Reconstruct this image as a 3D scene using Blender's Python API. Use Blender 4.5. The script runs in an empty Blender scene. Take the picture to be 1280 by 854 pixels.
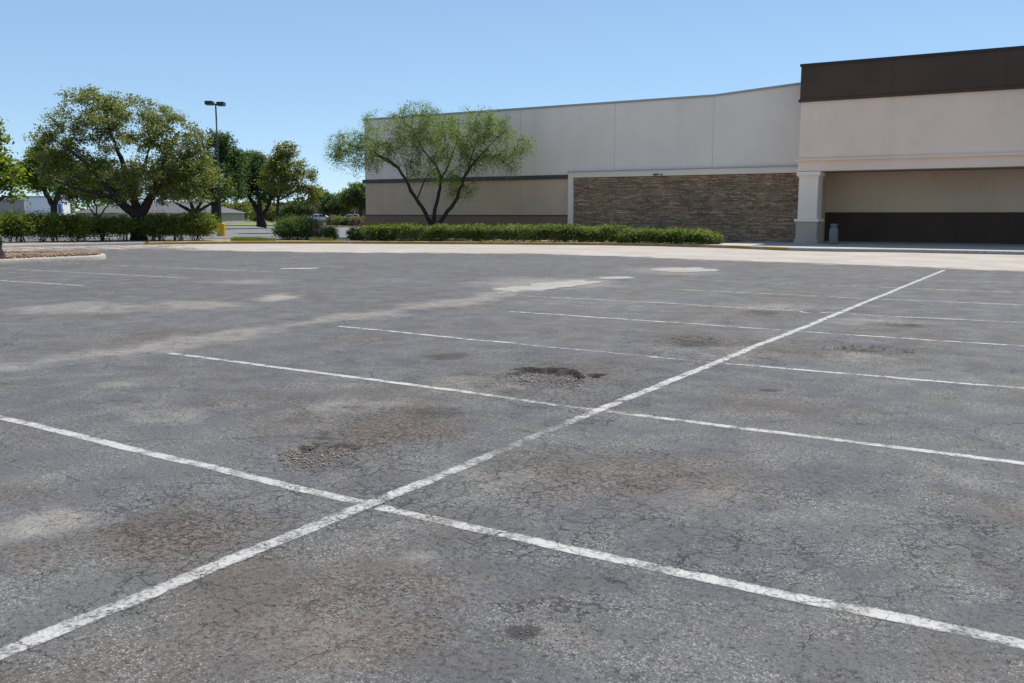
import bpy, math, random
import numpy as np
from mathutils import Vector, Matrix

R = math.radians
rng = np.random.default_rng(7)
random.seed(7)
scene = bpy.context.scene
COL = scene.collection

# ------------------------------------------------------------------ camera
CAM_H = 1.6
PITCH, YAW, FOC = R(7.944767697578393), R(31.486653906508202), 1146.477
cam_d = bpy.data.cameras.new("camera")
cam_d.sensor_width = 36.0
cam_d.lens = 32.2447
cam_d.clip_start = 0.05
cam_d.clip_end = 3000
cam = bpy.data.objects.new("camera", cam_d)
COL.objects.link(cam)
cam.location = (0, 0, CAM_H)
cam.rotation_euler = (math.pi/2 - PITCH, 0, YAW)
scene.camera = cam

def _ray(px, py):
    x, y, f = px-640, 427-py, FOC
    up = y*math.cos(PITCH) - f*math.sin(PITCH)
    fw = y*math.sin(PITCH) + f*math.cos(PITCH)
    return (x*math.cos(YAW) - fw*math.sin(YAW), x*math.sin(YAW) + fw*math.cos(YAW), up, fw)

def gp(px, py, z=0.0):
    """survey helper: ground point seen at a photo position"""
    X, Y, U, F = _ray(px, py)
    t = (z-CAM_H)/U
    return (X*t, Y*t)

def at_d(px, d, py=267):
    """point on the ground plan at horizontal depth d (metres) in bearing px"""
    X, Y, U, F = _ray(px, py)
    t = d/F
    return (X*t, Y*t)

def z_at(py, d, px=640):
    X, Y, U, F = _ray(px, py)
    return CAM_H + U*d/F

# ------------------------------------------------------------------ helpers
def tag(o, label=None, cat=None, group=None, kind=None):
    if label: o["label"] = label
    if cat: o["category"] = cat
    if group: o["group"] = group
    if kind: o["kind"] = kind
    return o

def empty(name, loc, rz=0.0):
    o = bpy.data.objects.new(name, None)
    o.empty_display_size = 0.3
    COL.objects.link(o)
    o.location = loc
    o.rotation_euler = (0, 0, rz)
    return o

class MB:
    """collects geometry and builds one mesh object"""
    def __init__(s):
        s.v, s.f, s.mi = [], [], []
    def add(s, vs, fs, m=0):
        b = len(s.v)
        s.v.extend([tuple(v) for v in vs])
        for f in fs:
            s.f.append(tuple(i+b for i in f)); s.mi.append(m)
    def box(s, x0, x1, y0, y1, z0, z1, m=0):
        vs = [(x0,y0,z0),(x1,y0,z0),(x1,y1,z0),(x0,y1,z0),(x0,y0,z1),(x1,y0,z1),(x1,y1,z1),(x0,y1,z1)]
        s.add(vs, [(0,3,2,1),(4,5,6,7),(0,1,5,4),(1,2,6,5),(2,3,7,6),(3,0,4,7)], m)
    def lathe(s, prof, n=24, c=(0,0), m=0, cap=True):
        vs, fs = [], []
        for (r, z) in prof:
            for k in range(n):
                a = 2*math.pi*k/n
                vs.append((c[0]+r*math.cos(a), c[1]+r*math.sin(a), z))
        for i in range(len(prof)-1):
            for k in range(n):
                k2 = (k+1) % n
                fs.append((i*n+k, i*n+k2, (i+1)*n+k2, (i+1)*n+k))
        if cap:
            fs.append(tuple(reversed(range(n))))
            fs.append(tuple((len(prof)-1)*n+k for k in range(n)))
        s.add(vs, fs, m)
    def tube(s, pts, rads, n=6, m=0):
        pts = [Vector(p) for p in pts]
        vs, fs = [], []
        up = Vector((0.13, 0.31, 0.94))
        for i, p in enumerate(pts):
            t = (pts[min(i+1, len(pts)-1)] - pts[max(i-1, 0)])
            if t.length < 1e-6: t = Vector((0,0,1))
            t.normalize()
            a = t.cross(up)
            if a.length < 0.05: a = t.cross(Vector((1,0,0)))
            a.normalize(); b = t.cross(a)
            for k in range(n):
                an = 2*math.pi*k/n
                vs.append(p + (a*math.cos(an) + b*math.sin(an))*rads[i])
        for i in range(len(pts)-1):
            for k in range(n):
                k2 = (k+1) % n
                fs.append((i*n+k, i*n+k2, (i+1)*n+k2, (i+1)*n+k))
        fs.append(tuple(range((len(pts)-1)*n, len(pts)*n)))
        s.add(vs, fs, m)
    def build(s, name, mats, parent=None, off=None, smooth=False, bevel=0):
        me = bpy.data.meshes.new(name)
        o_ = off or (0, 0, 0)
        me.from_pydata([(v[0]-o_[0], v[1]-o_[1], v[2]-o_[2]) for v in s.v], [], s.f)
        if not isinstance(mats, (list, tuple)): mats = [mats]
        for m in mats: me.materials.append(m)
        me.polygons.foreach_set("material_index", s.mi)
        if smooth: me.polygons.foreach_set("use_smooth", [True]*len(me.polygons))
        me.update()
        o = bpy.data.objects.new(name, me)
        COL.objects.link(o)
        if parent: o.parent = parent
        if bevel:
            b = o.modifiers.new("bevel", "BEVEL"); b.width = bevel; b.segments = 2; b.limit_method = 'ANGLE'
        return o

def np_mesh(name, verts, faces, mats, parent=None, smooth=False):
    """verts (n,3), faces (m,k) arrays"""
    me = bpy.data.meshes.new(name)
    n, m, k = len(verts), len(faces), faces.shape[1]
    me.vertices.add(n); me.vertices.foreach_set("co", np.ascontiguousarray(verts, dtype=np.float32).ravel())
    me.loops.add(m*k); me.loops.foreach_set("vertex_index", np.ascontiguousarray(faces, dtype=np.int32).ravel())
    me.polygons.add(m)
    me.polygons.foreach_set("loop_start", np.arange(0, m*k, k, dtype=np.int32))
    me.polygons.foreach_set("loop_total", np.full(m, k, dtype=np.int32))
    if smooth: me.polygons.foreach_set("use_smooth", np.ones(m, dtype=bool))
    if not isinstance(mats, (list, tuple)): mats = [mats]
    for mt in mats: me.materials.append(mt)
    me.update(calc_edges=True); me.validate()
    o = bpy.data.objects.new(name, me)
    COL.objects.link(o)
    if parent: o.parent = parent
    return o

# numpy value noise ------------------------------------------------
_T = rng.random((256, 256))
def vnoise(x, y):
    xi = np.floor(x).astype(int); yi = np.floor(y).astype(int)
    fx, fy = x-xi, y-yi
    fx = fx*fx*(3-2*fx); fy = fy*fy*(3-2*fy)
    a = _T[xi & 255, yi & 255]; b = _T[(xi+1) & 255, yi & 255]
    c = _T[xi & 255, (yi+1) & 255]; d = _T[(xi+1) & 255, (yi+1) & 255]
    return (a*(1-fx)+b*fx)*(1-fy) + (c*(1-fx)+d*fx)*fy
def fbm(x, y, o=4):
    s, a, t = 0, 0.5, 0
    for i in range(o):
        s = s + a*vnoise(x*2**i + 17.3*i, y*2**i + 5.1*i); t += a; a *= .5
    return s/t
def sstep(a, b, x):
    t = np.clip((x-a)/(b-a), 0, 1)
    return t*t*(3-2*t)

# ------------------------------------------------------------------ materials
class NT:
    def __init__(s, name):
        s.m = bpy.data.materials.new(name); s.m.use_nodes = True
        s.t = s.m.node_tree
        s.t.nodes.clear()
        s.out = s.n("ShaderNodeOutputMaterial")
    def n(s, typ, **kw):
        nd = s.t.nodes.new(typ)
        for k, v in kw.items():
            if k in nd.inputs: s.set(nd.inputs[k], v)
            else: setattr(nd, k, v)
        return nd
    def set(s, inp, v):
        if isinstance(v, bpy.types.NodeSocket): s.t.links.new(v, inp)
        else:
            if inp.type == 'RGBA' and len(v) == 3: v = (*v, 1)
            inp.default_value = v
    def math(s, op, a, b=None, clamp=False):
        nd = s.t.nodes.new("ShaderNodeMath"); nd.operation = op; nd.use_clamp = clamp
        s.set(nd.inputs[0], a)
        if b is not None: s.set(nd.inputs[1], b)
        return nd.outputs[0]
    def vmath(s, op, a, b):
        nd = s.t.nodes.new("ShaderNodeVectorMath"); nd.operation = op
        s.set(nd.inputs[0], a)
        if op == 'SCALE': s.set(nd.inputs['Scale'], b)
        else: s.set(nd.inputs[1], b)
        return nd.outputs[0]
    def mix(s, f, a, b, mode='MIX'):
        nd = s.t.nodes.new("ShaderNodeMix"); nd.data_type = 'RGBA'; nd.blend_type = mode
        s.set(nd.inputs[0], f); s.set(nd.inputs[6], a); s.set(nd.inputs[7], b)
        return nd.outputs[2]
    def rmp(s, v, a, b, lo=0.0, hi=1.0, smooth=True):
        nd = s.t.nodes.new("ShaderNodeMapRange"); nd.clamp = True
        nd.interpolation_type = 'SMOOTHSTEP' if smooth else 'LINEAR'
        s.set(nd.inputs[0], v); s.set(nd.inputs[1], a); s.set(nd.inputs[2], b); s.set(nd.inputs[3], lo); s.set(nd.inputs[4], hi)
        return nd.outputs[0]
    def noise(s, vec, scale, detail=3, rough=.55, color=False):
        nd = s.n("ShaderNodeTexNoise", Scale=scale, Detail=detail, Roughness=rough)
        s.set(nd.inputs['Vector'], vec)
        return nd.outputs['Color' if color else 'Fac']
    def voro(s, vec, scale, feat='F1', out='Distance'):
        nd = s.n("ShaderNodeTexVoronoi", feature=feat, Scale=scale)
        s.set(nd.inputs['Vector'], vec)
        return nd.outputs[out]
    def pos(s):
        return s.n("ShaderNodeNewGeometry").outputs['Position']
    def objc(s):
        return s.n("ShaderNodeTexCoord").outputs['Object']
    def attr(s, name):
        nd = s.t.nodes.new("ShaderNodeAttribute"); nd.attribute_name = name
        return nd.outputs['Fac']
    def bsdf(s, color, rough=.8, spec=.3, bump=None, bstr=.3, bdist=.01, metal=0):
        p = s.n("ShaderNodeBsdfPrincipled")
        s.set(p.inputs['Base Color'], color); s.set(p.inputs['Roughness'], rough)
        s.set(p.inputs['Specular IOR Level'], spec); s.set(p.inputs['Metallic'], metal)
        if bump is not None:
            b = s.n("ShaderNodeBump"); b.inputs['Strength'].default_value = bstr; b.inputs['Distance'].default_value = bdist
            s.set(b.inputs['Height'], bump); s.t.links.new(b.outputs[0], p.inputs['Normal'])
        return p.outputs[0]
    def done(s, sh):
        s.t.links.new(sh, s.out.inputs[0]); return s.m

def crack_mask(N, pos):
    """alligator cracking shared by the asphalt and the paint on it; 0..1"""
    w = N.noise(pos, 3.0, 5, .65, color=True)
    wv = N.vmath('SCALE', N.vmath('SUBTRACT', w, (.5, .5, .5)), .30)
    p = N.vmath('ADD', pos, wv)
    d1 = N.voro(p, 3.1, 'DISTANCE_TO_EDGE')
    c1 = N.rmp(d1, .002, .011, 1, 0)
    d2 = N.voro(p, 8.5, 'DISTANCE_TO_EDGE')
    c2 = N.rmp(d2, .006, .030, 1, 0)
    d3 = N.voro(N.vmath('ADD', p, (3.7, 1.3, 0)), .55, 'DISTANCE_TO_EDGE')
    c3 = N.rmp(d3, .0006, .0028, 1, 0)
    n = N.noise(pos, .7, 3, .6)
    n2 = N.noise(pos, 2.6, 4, .6)
    a = N.attr('crack')
    m1 = N.rmp(N.math('ADD', n, N.math('MULTIPLY', a, .22)), .42, .62, .12, 1)
    m1 = N.math('MULTIPLY', m1, N.rmp(n2, .36, .60, .05, 1))
    m2 = N.rmp(N.math('ADD', N.math('MULTIPLY', a, .30), n2), .50, .78, .06, .9)
    m3 = N.rmp(n2, .40, .56, .1, .8)
    return N.math('MAXIMUM', N.math('MULTIPLY', c1, m1), N.math('MAXIMUM', N.math('MULTIPLY', c2, m2), N.math('MULTIPLY', c3, m3)))

def mat_asphalt():
    N = NT("worn_asphalt"); pos = N.pos()
    big = N.noise(pos, .20, 5, .6)
    mid = N.noise(N.vmath('ADD', pos, (9, 4, 0)), .9, 6, .68)
    brn = N.noise(N.vmath('ADD', pos, (31, 17, 0)), .55, 5, .65)
    col = N.mix(N.rmp(big, .36, .62), (.063, .068, .077), (.088, .091, .096))
    col = N.mix(N.rmp(mid, .38, .66, 0, .7), col, (.106, .102, .096))
    col = N.mix(N.rmp(brn, .45, .66, 0, .8), col, (.084, .070, .058))
    # long faint tyre streaks along the aisle
    st = N.noise(N.vmath('MULTIPLY', pos, (2.2, .12, 1)), 1.0, 4, .6)
    col = N.mix(N.rmp(st, .52, .70, 0, .30), col, (.1300, .1248, .1170))
    # aggregate: pale chips, dark pits, binder between
    dist = N.vmath('ADD', pos, N.vmath('SCALE', N.noise(pos, 60, 2, .5, color=True), .012))
    vc = N.n("ShaderNodeTexVoronoi", Scale=150.0); N.set(vc.inputs['Vector'], dist)
    sep = N.n("ShaderNodeSeparateColor"); N.t.links.new(vc.outputs['Color'], sep.inputs[0])
    fine = N.noise(pos, 210, 3, .7)
    clot = N.noise(pos, 34, 4, .75)
    loc = N.rmp(N.noise(pos, 2.2, 4, .65), .38, .66, .12, 1.0)
    col = N.mix(N.math('MULTIPLY', N.rmp(clot, .50, .66), N.math('MULTIPLY', loc, .50)), col, (.2015, .1872, .1690))
    col = N.mix(N.math('MULTIPLY', N.rmp(clot, .48, .35), .75), col, (.022, .020, .019))
    grain = N.math('MULTIPLY', N.rmp(sep.outputs[0], .74, .96), loc)
    col = N.mix(N.math('MULTIPLY', grain, .75), col, (.33, .31, .28))
    col = N.mix(N.math('MULTIPLY', N.rmp(sep.outputs[1], .80, .98), .45), col, (.03, .028, .027))
    col = N.mix(.8, col, N.mix(fine, (.42, .42, .42), (1.62, 1.62, 1.62)), 'MULTIPLY')
    # worn, lighter aggregate showing
    gnoise = N.noise(pos, 42, 3, .75)
    wn = N.noise(pos, 3.1, 6, .75)
    wear = N.attr('wear')
    wm = N.rmp(N.math('ADD', N.math('MULTIPLY', wear, .75), N.math('ADD', N.math('MULTIPLY', wn, .95), N.math('MULTIPLY', gnoise, .90))), .99, 1.66)
    col = N.mix(N.math('MULTIPLY', wm, .90), col, N.mix(fine, (.1560, .1378, .1196), (.4030, .3666, .3250)))
    # brown silt
    dn = N.noise(pos, 6, 6, .78)
    dirt = N.attr('dirt')
    dm = N.rmp(N.math('ADD', dirt, N.math('ADD', N.math('MULTIPLY', dn, 1.5), N.math('MULTIPLY', gnoise, 1.2))), 1.42, 2.14)
    col = N.mix(N.math('MULTIPLY', dm, .90), col, N.mix(N.rmp(clot, .35, .65), (.026, .021, .018), (.150, .122, .099)))
    # oil and dark stains, and shade painted into the potholes
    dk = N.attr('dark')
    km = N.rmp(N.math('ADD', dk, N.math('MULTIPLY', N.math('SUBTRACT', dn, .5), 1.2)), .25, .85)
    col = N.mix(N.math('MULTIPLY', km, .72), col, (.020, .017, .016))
    # cracks
    cr = crack_mask(N, pos)
    col = N.mix(N.math('MULTIPLY', cr, .82), col, (.016, .014, .013))
    h = N.math('ADD', N.math('MULTIPLY', vc.outputs['Distance'], .4), N.math('MULTIPLY', clot, 1.0))
    h = N.math('SUBTRACT', h, N.math('MULTIPLY', cr, 1.2))
    return N.done(N.bsdf(col, .80, .25, h, .8, .007))

def mat_paint(worn=.5):
    N = NT("worn_white_paint"); pos = N.pos()
    op = N.attr('paint')
    n1 = N.noise(pos, 5, 5, .7); n2 = N.noise(pos, 48, 4, .8)
    cr = crack_mask(N, pos)
    w = N.math('ADD', N.math('MULTIPLY', n1, .72), N.math('MULTIPLY', n2, .52))
    edge = N.attr('edge')
    th = N.math('ADD', N.math('ADD', N.math('MULTIPLY', op, .31), .245), N.math('MULTIPLY', edge, -.16))
    m = N.rmp(N.math('SUBTRACT', th, N.math('SUBTRACT', w, .42)), .10, .34)
    m = N.math('MULTIPLY', m, N.math('SUBTRACT', 1.0, cr, True), True)
    m = N.math('MULTIPLY', m, N.rmp(op, .1, .9, .5, 1.0))
    col = N.mix(N.rmp(n1, .4, .7), (.385, .38, .365), (.30, .293, .28))
    col = N.mix(N.rmp(n2, .50, .72, 0, .65), col, (.22, .21, .20))
    b = N.bsdf(col, .7, .3, n2, .3, .003)
    tr = N.n("ShaderNodeBsdfTransparent")
    mx = N.n("ShaderNodeMixShader"); N.set(mx.inputs[0], m)
    N.t.links.new(tr.outputs[0], mx.inputs[1]); N.t.links.new(b, mx.inputs[2])
    return N.done(mx.outputs[0])

def mat_concrete(name, c1, c2, scale=1.0, spot=(.12, .11, .1), joint=0):
    N = NT(name); pos = N.pos()
    a = N.noise(pos, .5*scale, 5, .65); b = N.noise(pos, 4*scale, 5, .7); f = N.noise(pos, 120, 3, .7)
    col = N.mix(N.rmp(a, .35, .65), c1, c2)
    col = N.mix(N.rmp(b, .52, .78, 0, .5), col, spot)
    col = N.mix(.5, col, N.mix(f, (.6, .6, .6), (1.4, 1.4, 1.4)), 'MULTIPLY')
    return N.done(N.bsdf(col, .85, .25, N.math('ADD', b, f), .25, .006))

def mat_stucco(name, c, var=.12, rough=.9, streak=.25):
    N = NT(name); pos = N.pos()
    a = N.noise(pos, .35, 4, .6); f = N.noise(pos, 55, 3, .7)
    s = N.noise(N.vmath('MULTIPLY', pos, (1.6, 1.6, .10)), 1.0, 5, .65)
    dk = tuple(x*(1-var) for x in c); lt = tuple(min(1, x*(1+var*.5)) for x in c)
    col = N.mix(N.rmp(a, .35, .65), dk, lt)
    col = N.mix(N.rmp(s, .52, .75, 0, streak), col, tuple(x*.72 for x in c))
    return N.done(N.bsdf(col, rough, .2, f, .25, .004))

def mat_plain(name, c, rough=.6, spec=.4, metal=0, var=.15, scale=6):
    N = NT(name)
    n = N.noise(N.objc(), scale, 4, .6)
    col = N.mix(n, tuple(x*(1-var) for x in c), tuple(min(1, x*(1+var)) for x in c))
    return N.done(N.bsdf(col, rough, spec, n, .1, .004, metal))

def mat_leaf(name, cols, trans=.42, gloss=.025):
    N = NT(name)
    rnd = N.n("ShaderNodeNewGeometry").outputs['Random Per Island']
    big = N.noise(N.objc(), .9, 3, .6)
    v = N.math('ADD', N.math('MULTIPLY', rnd, .65), N.math('MULTIPLY', N.rmp(big, .3, .7), .35))
    cr = N.n("ShaderNodeValToRGB"); N.set(cr.inputs[0], v)
    e = cr.color_ramp.elements
    e[0].position = .1; e[0].color = (*cols[0], 1)
    e[1].position = .9; e[1].color = (*cols[-1], 1)
    if len(cols) > 2:
        k = e.new(.5); k.color = (*cols[1], 1)
    d = N.n("ShaderNodeBsdfDiffuse"); N.set(d.inputs[0], cr.outputs[0])
    t = N.n("ShaderNodeBsdfTranslucent")
    N.set(t.inputs[0], N.mix(1.0, cr.outputs[0], (1.35, 1.45, .75), 'MULTIPLY'))
    mx = N.n("ShaderNodeMixShader"); mx.inputs[0].default_value = trans
    N.t.links.new(d.outputs[0], mx.inputs[1]); N.t.links.new(t.outputs[0], mx.inputs[2])
    g = N.n("ShaderNodeBsdfGlossy"); g.inputs['Roughness'].default_value = .55
    m2 = N.n("ShaderNodeMixShader"); m2.inputs[0].default_value = gloss
    N.t.links.new(mx.outputs[0], m2.inputs[1]); N.t.links.new(g.outputs[0], m2.inputs[2])
    return N.done(m2.outputs[0])

def mat_bark(name, c1, c2):
    N = NT(name); p = N.objc()
    n = N.noise(N.vmath('MULTIPLY', p, (1, 1, .3)), 14, 5, .7)
    return N.done(N.bsdf(N.mix(n, c1, c2), .95, .1, n, .8, .03))

def mat_stone():
    N = NT("stacked_ledgestone")
    g = N.n("ShaderNodeNewGeometry"); pos = g.outputs['Position']; rnd = g.outputs['Random Per Island']
    cr = N.n("ShaderNodeValToRGB"); N.set(cr.inputs[0], rnd)
    e = cr.color_ramp.elements
    e[0].position = 0; e[0].color = (.29, .182, .115, 1)
    e[1].position = 1; e[1].color = (.60, .42, .275, 1)
    for p_, c in ((.3, (.39, .25, .157)), (.55, (.43, .30, .20)), (.78, (.49, .325, .207))):
        k = e.new(p_); k.color = (*c, 1)
    n = N.noise(pos, 14, 5, .7); n2 = N.noise(pos, .6, 3, .6)
    col = N.mix(.7, cr.outputs[0], N.mix(n, (.45, .45, .45), (1.5, 1.5, 1.5)), 'MULTIPLY')
    col = N.mix(.5, col, N.mix(N.rmp(n2, .35, .65), (.75, .78, .82), (1.2, 1.1, 1.0)), 'MULTIPLY')
    return N.done(N.bsdf(col, .9, .2, n, .7, .02))

def mat_ground(name, c1, c2, c3, s=3.0):
    N = NT(name); pos = N.pos()
    a = N.noise(pos, s*.3, 4, .6); b = N.noise(pos, s*5, 5, .75); f = N.noise(pos, 70, 2, .6)
    col = N.mix(N.rmp(a, .35, .65), c1, c2)
    col = N.mix(N.rmp(b, .5, .7), col, c3)
    col = N.mix(.5, col, N.mix(f, (.5, .5, .5), (1.5, 1.5, 1.5)), 'MULTIPLY')
    return N.done(N.bsdf(col, .95, .1, N.math('ADD', b, f), .8, .04))

def mat_kerb(yellow):
    N = NT("kerb_concrete_yellow" if yellow else "kerb_concrete"); pos = N.pos()
    a = N.noise(pos, 1.2, 5, .7); b = N.noise(pos, 12, 4, .7)
    col = N.mix(N.rmp(b, .4, .7), (.36, .33, .29), (.24, .22, .195))
    if yellow:
        m = N.rmp(N.math('ADD', N.math('MULTIPLY', a, .7), N.math('MULTIPLY', b, .3)),   .34, .52)
        col = N.mix(m, col, N.mix(b, (.36, .225, .035), (.25, .17, .055)))
    return N.done(N.bsdf(col, .85, .25, b, .4, .01))

M = dict(
    asphalt=mat_asphalt(), paint=mat_paint(),
    drive=mat_concrete("drive_concrete", (.29, .252, .222), (.345, .308, .276), 1.0, (.19, .168, .148)),
    patch=mat_concrete("patch_concrete", (.27, .258, .238), (.33, .315, .29), 1.5, (.18, .17, .16)),
    walk=mat_concrete("walkway_concrete", (.36, .335, .30), (.42, .395, .36), 1.0, (.25, .23, .2)),
    lot=mat_concrete("grey_lot", (.135, .133, .132), (.165, .163, .16), .6, (.11, .11, .11)),
    kerb=mat_kerb(False), kerby=mat_kerb(True),
    white=mat_stucco("off_white_stucco", (.95, .785, .64), .04),
    tan=mat_stucco("tan_stucco", (.68, .475, .315), .08),
    brown=mat_stucco("brown_stucco", (.30, .175, .115), .10),
    dbrown=mat_stucco("dark_brown_stucco", (.10, .066, .048), .12),
    band=mat_plain("dark_band_metal", (.085, .07, .062), .6),
    pink=mat_stucco("pale_pink_stucco", (.93, .69, .53), .06),
    recess=mat_stucco("recess_stucco", (.88, .655, .455), .06),
    trim=mat_stucco("trim_stucco", (.93, .765, .61), .05, streak=.15),
    plinth=mat_stucco("grey_plinth", (.52, .41, .32), .08),
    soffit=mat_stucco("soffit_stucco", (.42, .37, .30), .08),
    cap=mat_plain("dark_coping_metal", (.03, .028, .027), .5),
    capw=mat_plain("pale_coping_metal", (.40, .39, .37), .5),
    joint=mat_plain("joint_sealant", (.50, .44, .37), .9),
    stone=mat_stone(),
    mulch=mat_ground("dry_mulch", (.30, .21, .145), (.22, .155, .11), (.38, .29, .21)),
    bed=mat_ground("dry_bed_soil", (.27, .21, .145), (.33, .27, .19), (.17, .14, .09)),
    lawn=mat_ground("lawn", (.17, .20, .07), (.20, .22, .09), (.13, .16, .05)),
    oakbark=mat_bark("oak_bark", (.022, .018, .016), (.075, .06, .052)),
    bark=mat_bark("grey_bark", (.03, .025, .022), (.10, .082, .07)),
    stem=mat_bark("shrub_stem", (.06, .045, .035), (.17, .13, .10)),
    oak=mat_leaf("oak_leaves", [(.100, .115, .038), (.175, .195, .064), (.28, .285, .105)], .50),
    green=mat_leaf("green_leaves", [(.045, .072, .022), (.085, .125, .032), (.15, .195, .055)], .48),
    dark=mat_leaf("dark_leaves", [(.034, .058, .020), (.062, .098, .030), (.11, .155, .048)], .44),
    lime=mat_leaf("lime_leaves", [(.075, .115, .012), (.13, .17, .018), (.22, .25, .03)], .5),
    yellow=mat_leaf("yellow_green_leaves", [(.09, .10, .026), (.155, .16, .038), (.25, .23, .06)], .5),
    mesq=mat_leaf("mesquite_leaves", [(.095, .135, .040), (.150, .205, .058), (.225, .28, .085)], .5),
    hedge=mat_leaf("hedge_leaves", [(.062, .088, .022), (.120, .160, .036), (.225, .265, .065)], .45),
    shrub=mat_leaf("shrub_leaves", [(.058, .084, .014), (.12, .15, .022), (.27, .28, .04)], .45),
    dry=mat_leaf("dry_leaves", [(.12, .10, .06), (.20, .165, .10), (.28, .24, .16)], .3),
    grass=mat_leaf("grass_blades", [(.10, .14, .03), (.16, .20, .05), (.24, .25, .09)], .4),
    pole=mat_plain("dark_bronze_metal", (.022, .022, .022), .45, .5),
    yel=mat_plain("yellow_base_paint", (.62, .34, .02), .6, .3),
    lens=mat_plain("lamp_lens", (.30, .32, .35), .25, .6),
    urn=mat_concrete("urn_concrete", (.17, .165, .155), (.21, .205, .19), 3),
    beige=mat_stucco("beige_far_wall", (.34, .315, .28), .06),
    fwhite=mat_stucco("white_far_wall", (.78, .78, .80), .04),
    redb=mat_stucco("red_brick_far", (.21, .085, .065), .15),
    roof=mat_plain("grey_roof", (.085, .083, .085), .8),
    glass=mat_plain("dark_glass", (.02, .024, .028), .12, .7),
    carw=mat_plain("white_car_paint", (.62, .63, .64), .3, .5),
    cars=mat_plain("silver_car_paint", (.36, .37, .38), .3, .5),
    rubber=mat_plain("tyre_rubber", (.02, .02, .02), .85),
    blue=mat_plain("blue_sign_paint", (.05, .16, .42), .5),
    gravel=mat_concrete("loose_gravel", (.17, .155, .14), (.30, .275, .25), 20),
)

# ------------------------------------------------------------------ ground sheet
ca, sa = math.cos(YAW), math.sin(YAW)
def loc_xy(X, Y, c):
    """picture-right / away coordinates about a ground point"""
    dx, dy = X-c[0], Y-c[1]
    return dx*ca+dy*sa, -dx*sa+dy*ca
def ell(px, py, rx, ry):
    c = gp(px, py)
    d = -c[0]*sa + c[1]*ca
    r1 = rx*d/1157.0
    a, b = gp(px, py-ry), gp(px, py+ry)
    r2 = .5*((-a[0]*sa+a[1]*ca) - (-b[0]*sa+b[1]*ca))
    return c, r1, r2

HOLES = [  # px, py, rx, ry, depth
    (700, 471, 52, 10.5, .062), (392, 567, 46, 15, .030), (868, 427, 32, 7, .026), (1085, 438, 38, 5.5, .026),
    (950, 396, 22, 3, .02), (1130, 406, 20, 2.5, .02), (1013, 390, 16, 2.0, .02), (1136, 441, 9, 2.2, .03), (840, 812, 5, 3.5, .05)]
def holes_h(X, Y):
    z = np.zeros_like(X); inside = np.zeros_like(X)
    for k, (px, py, rx, ry, dep) in enumerate(HOLES):
        c, r1, r2 = ell(px, py, rx, ry)
        u, v = loc_xy(X, Y, c)
        sel = (np.abs(u) < 2.2*r1) & (np.abs(v) < 2.2*r2)
        if not sel.any(): continue
        us, vs = u[sel], v[sel]
        xs, ys = X[sel], Y[sel]
        e = np.sqrt((us/r1)**2 + (vs/r2)**2)
        e = e + (fbm(xs*2.6/np.sqrt(r1/.4)+k*9, ys*2.6/np.sqrt(r1/.4), 2)-.5)*1.1 + (fbm(xs*9, ys*9, 4)-.5)*.62
        # steep broken far edge, gently ramped near edge
        far = sstep(-.35, .25, vs/r2)
        m = 1 - sstep(.20+.66*far, 1.0, e)
        rub = (fbm(xs*17, ys*17, 3)-.5)*.75*dep
        z[sel] += -m*dep*(.35+.65*far) + m*rub
        rim = np.exp(-((e-1.12)/.16)**2)*far
        z[sel] += rim*dep*.10
        inside[sel] = np.maximum(inside[sel], m)
    return z, inside
def ground_h(X, Y):
    X = np.asarray(X, float); Y = np.asarray(Y, float)
    near = sstep(30, 18, np.hypot(X, Y))
    z = near*((fbm(X*.45, Y*.45, 3)-.5)*.030 + (fbm(X*2.1+50, Y*2.1, 3)-.5)*.007)
    return z + holes_h(X, Y)[0]

def axis(segs):
    out = []
    for a, b, st in segs:
        n = max(1, int(round((b-a)/st)))
        out.extend(np.linspace(a, b, n, endpoint=False))
    out.append(segs[-1][1])
    return np.array(out)
xs = axis([(-1500,-300,200),(-300,-60,20),(-60,-30,2.0),(-30,-14,.12),(-14,-9,.06),(-9,-2,.028),(-2,2,.045),(2,12,1.0),(12,60,8),(60,300,40),(300,1500,200)])
ys = axis([(-400,-40,60),(-40,0,5),(0,1.4,.2),(1.4,5,.035),(5,9.6,.022),(9.6,16,.045),(16,30,.11),(30,60,1.5),(60,300,20),(300,1500,200)])
GX, GY = np.meshgrid(xs, ys, indexing='ij')
GZ = ground_h(GX, GY)
nx, ny = len(xs), len(ys)
idx = np.arange(nx*ny).reshape(nx, ny)
faces = np.stack([idx[:-1,:-1], idx[1:,:-1], idx[1:,1:], idx[:-1,1:]], -1).reshape(-1, 4)
verts = np.stack([GX, GY, GZ], -1).reshape(-1, 3)
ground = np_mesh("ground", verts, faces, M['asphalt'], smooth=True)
tag(ground, kind="structure")

def blob(px, py, rx, ry, amt, soft=.6, k=0, ns=.9):
    c, r1, r2 = ell(px, py, rx, ry)
    u, v = loc_xy(GX, GY, c)
    e = np.sqrt((u/r1)**2+(v/r2)**2)
    e = e + (fbm(GX*1.7/ max(r1,.25)*.6 + k*7.7, GY*1.7/max(r1,.25)*.6, 4)-.5)*ns
    return amt*(1-sstep(1-soft, 1+soft*.4, e))
wear = np.zeros_like(GX); dirt = np.zeros_like(GX); dark = np.zeros_like(GX); crack = np.zeros_like(GX)
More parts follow.
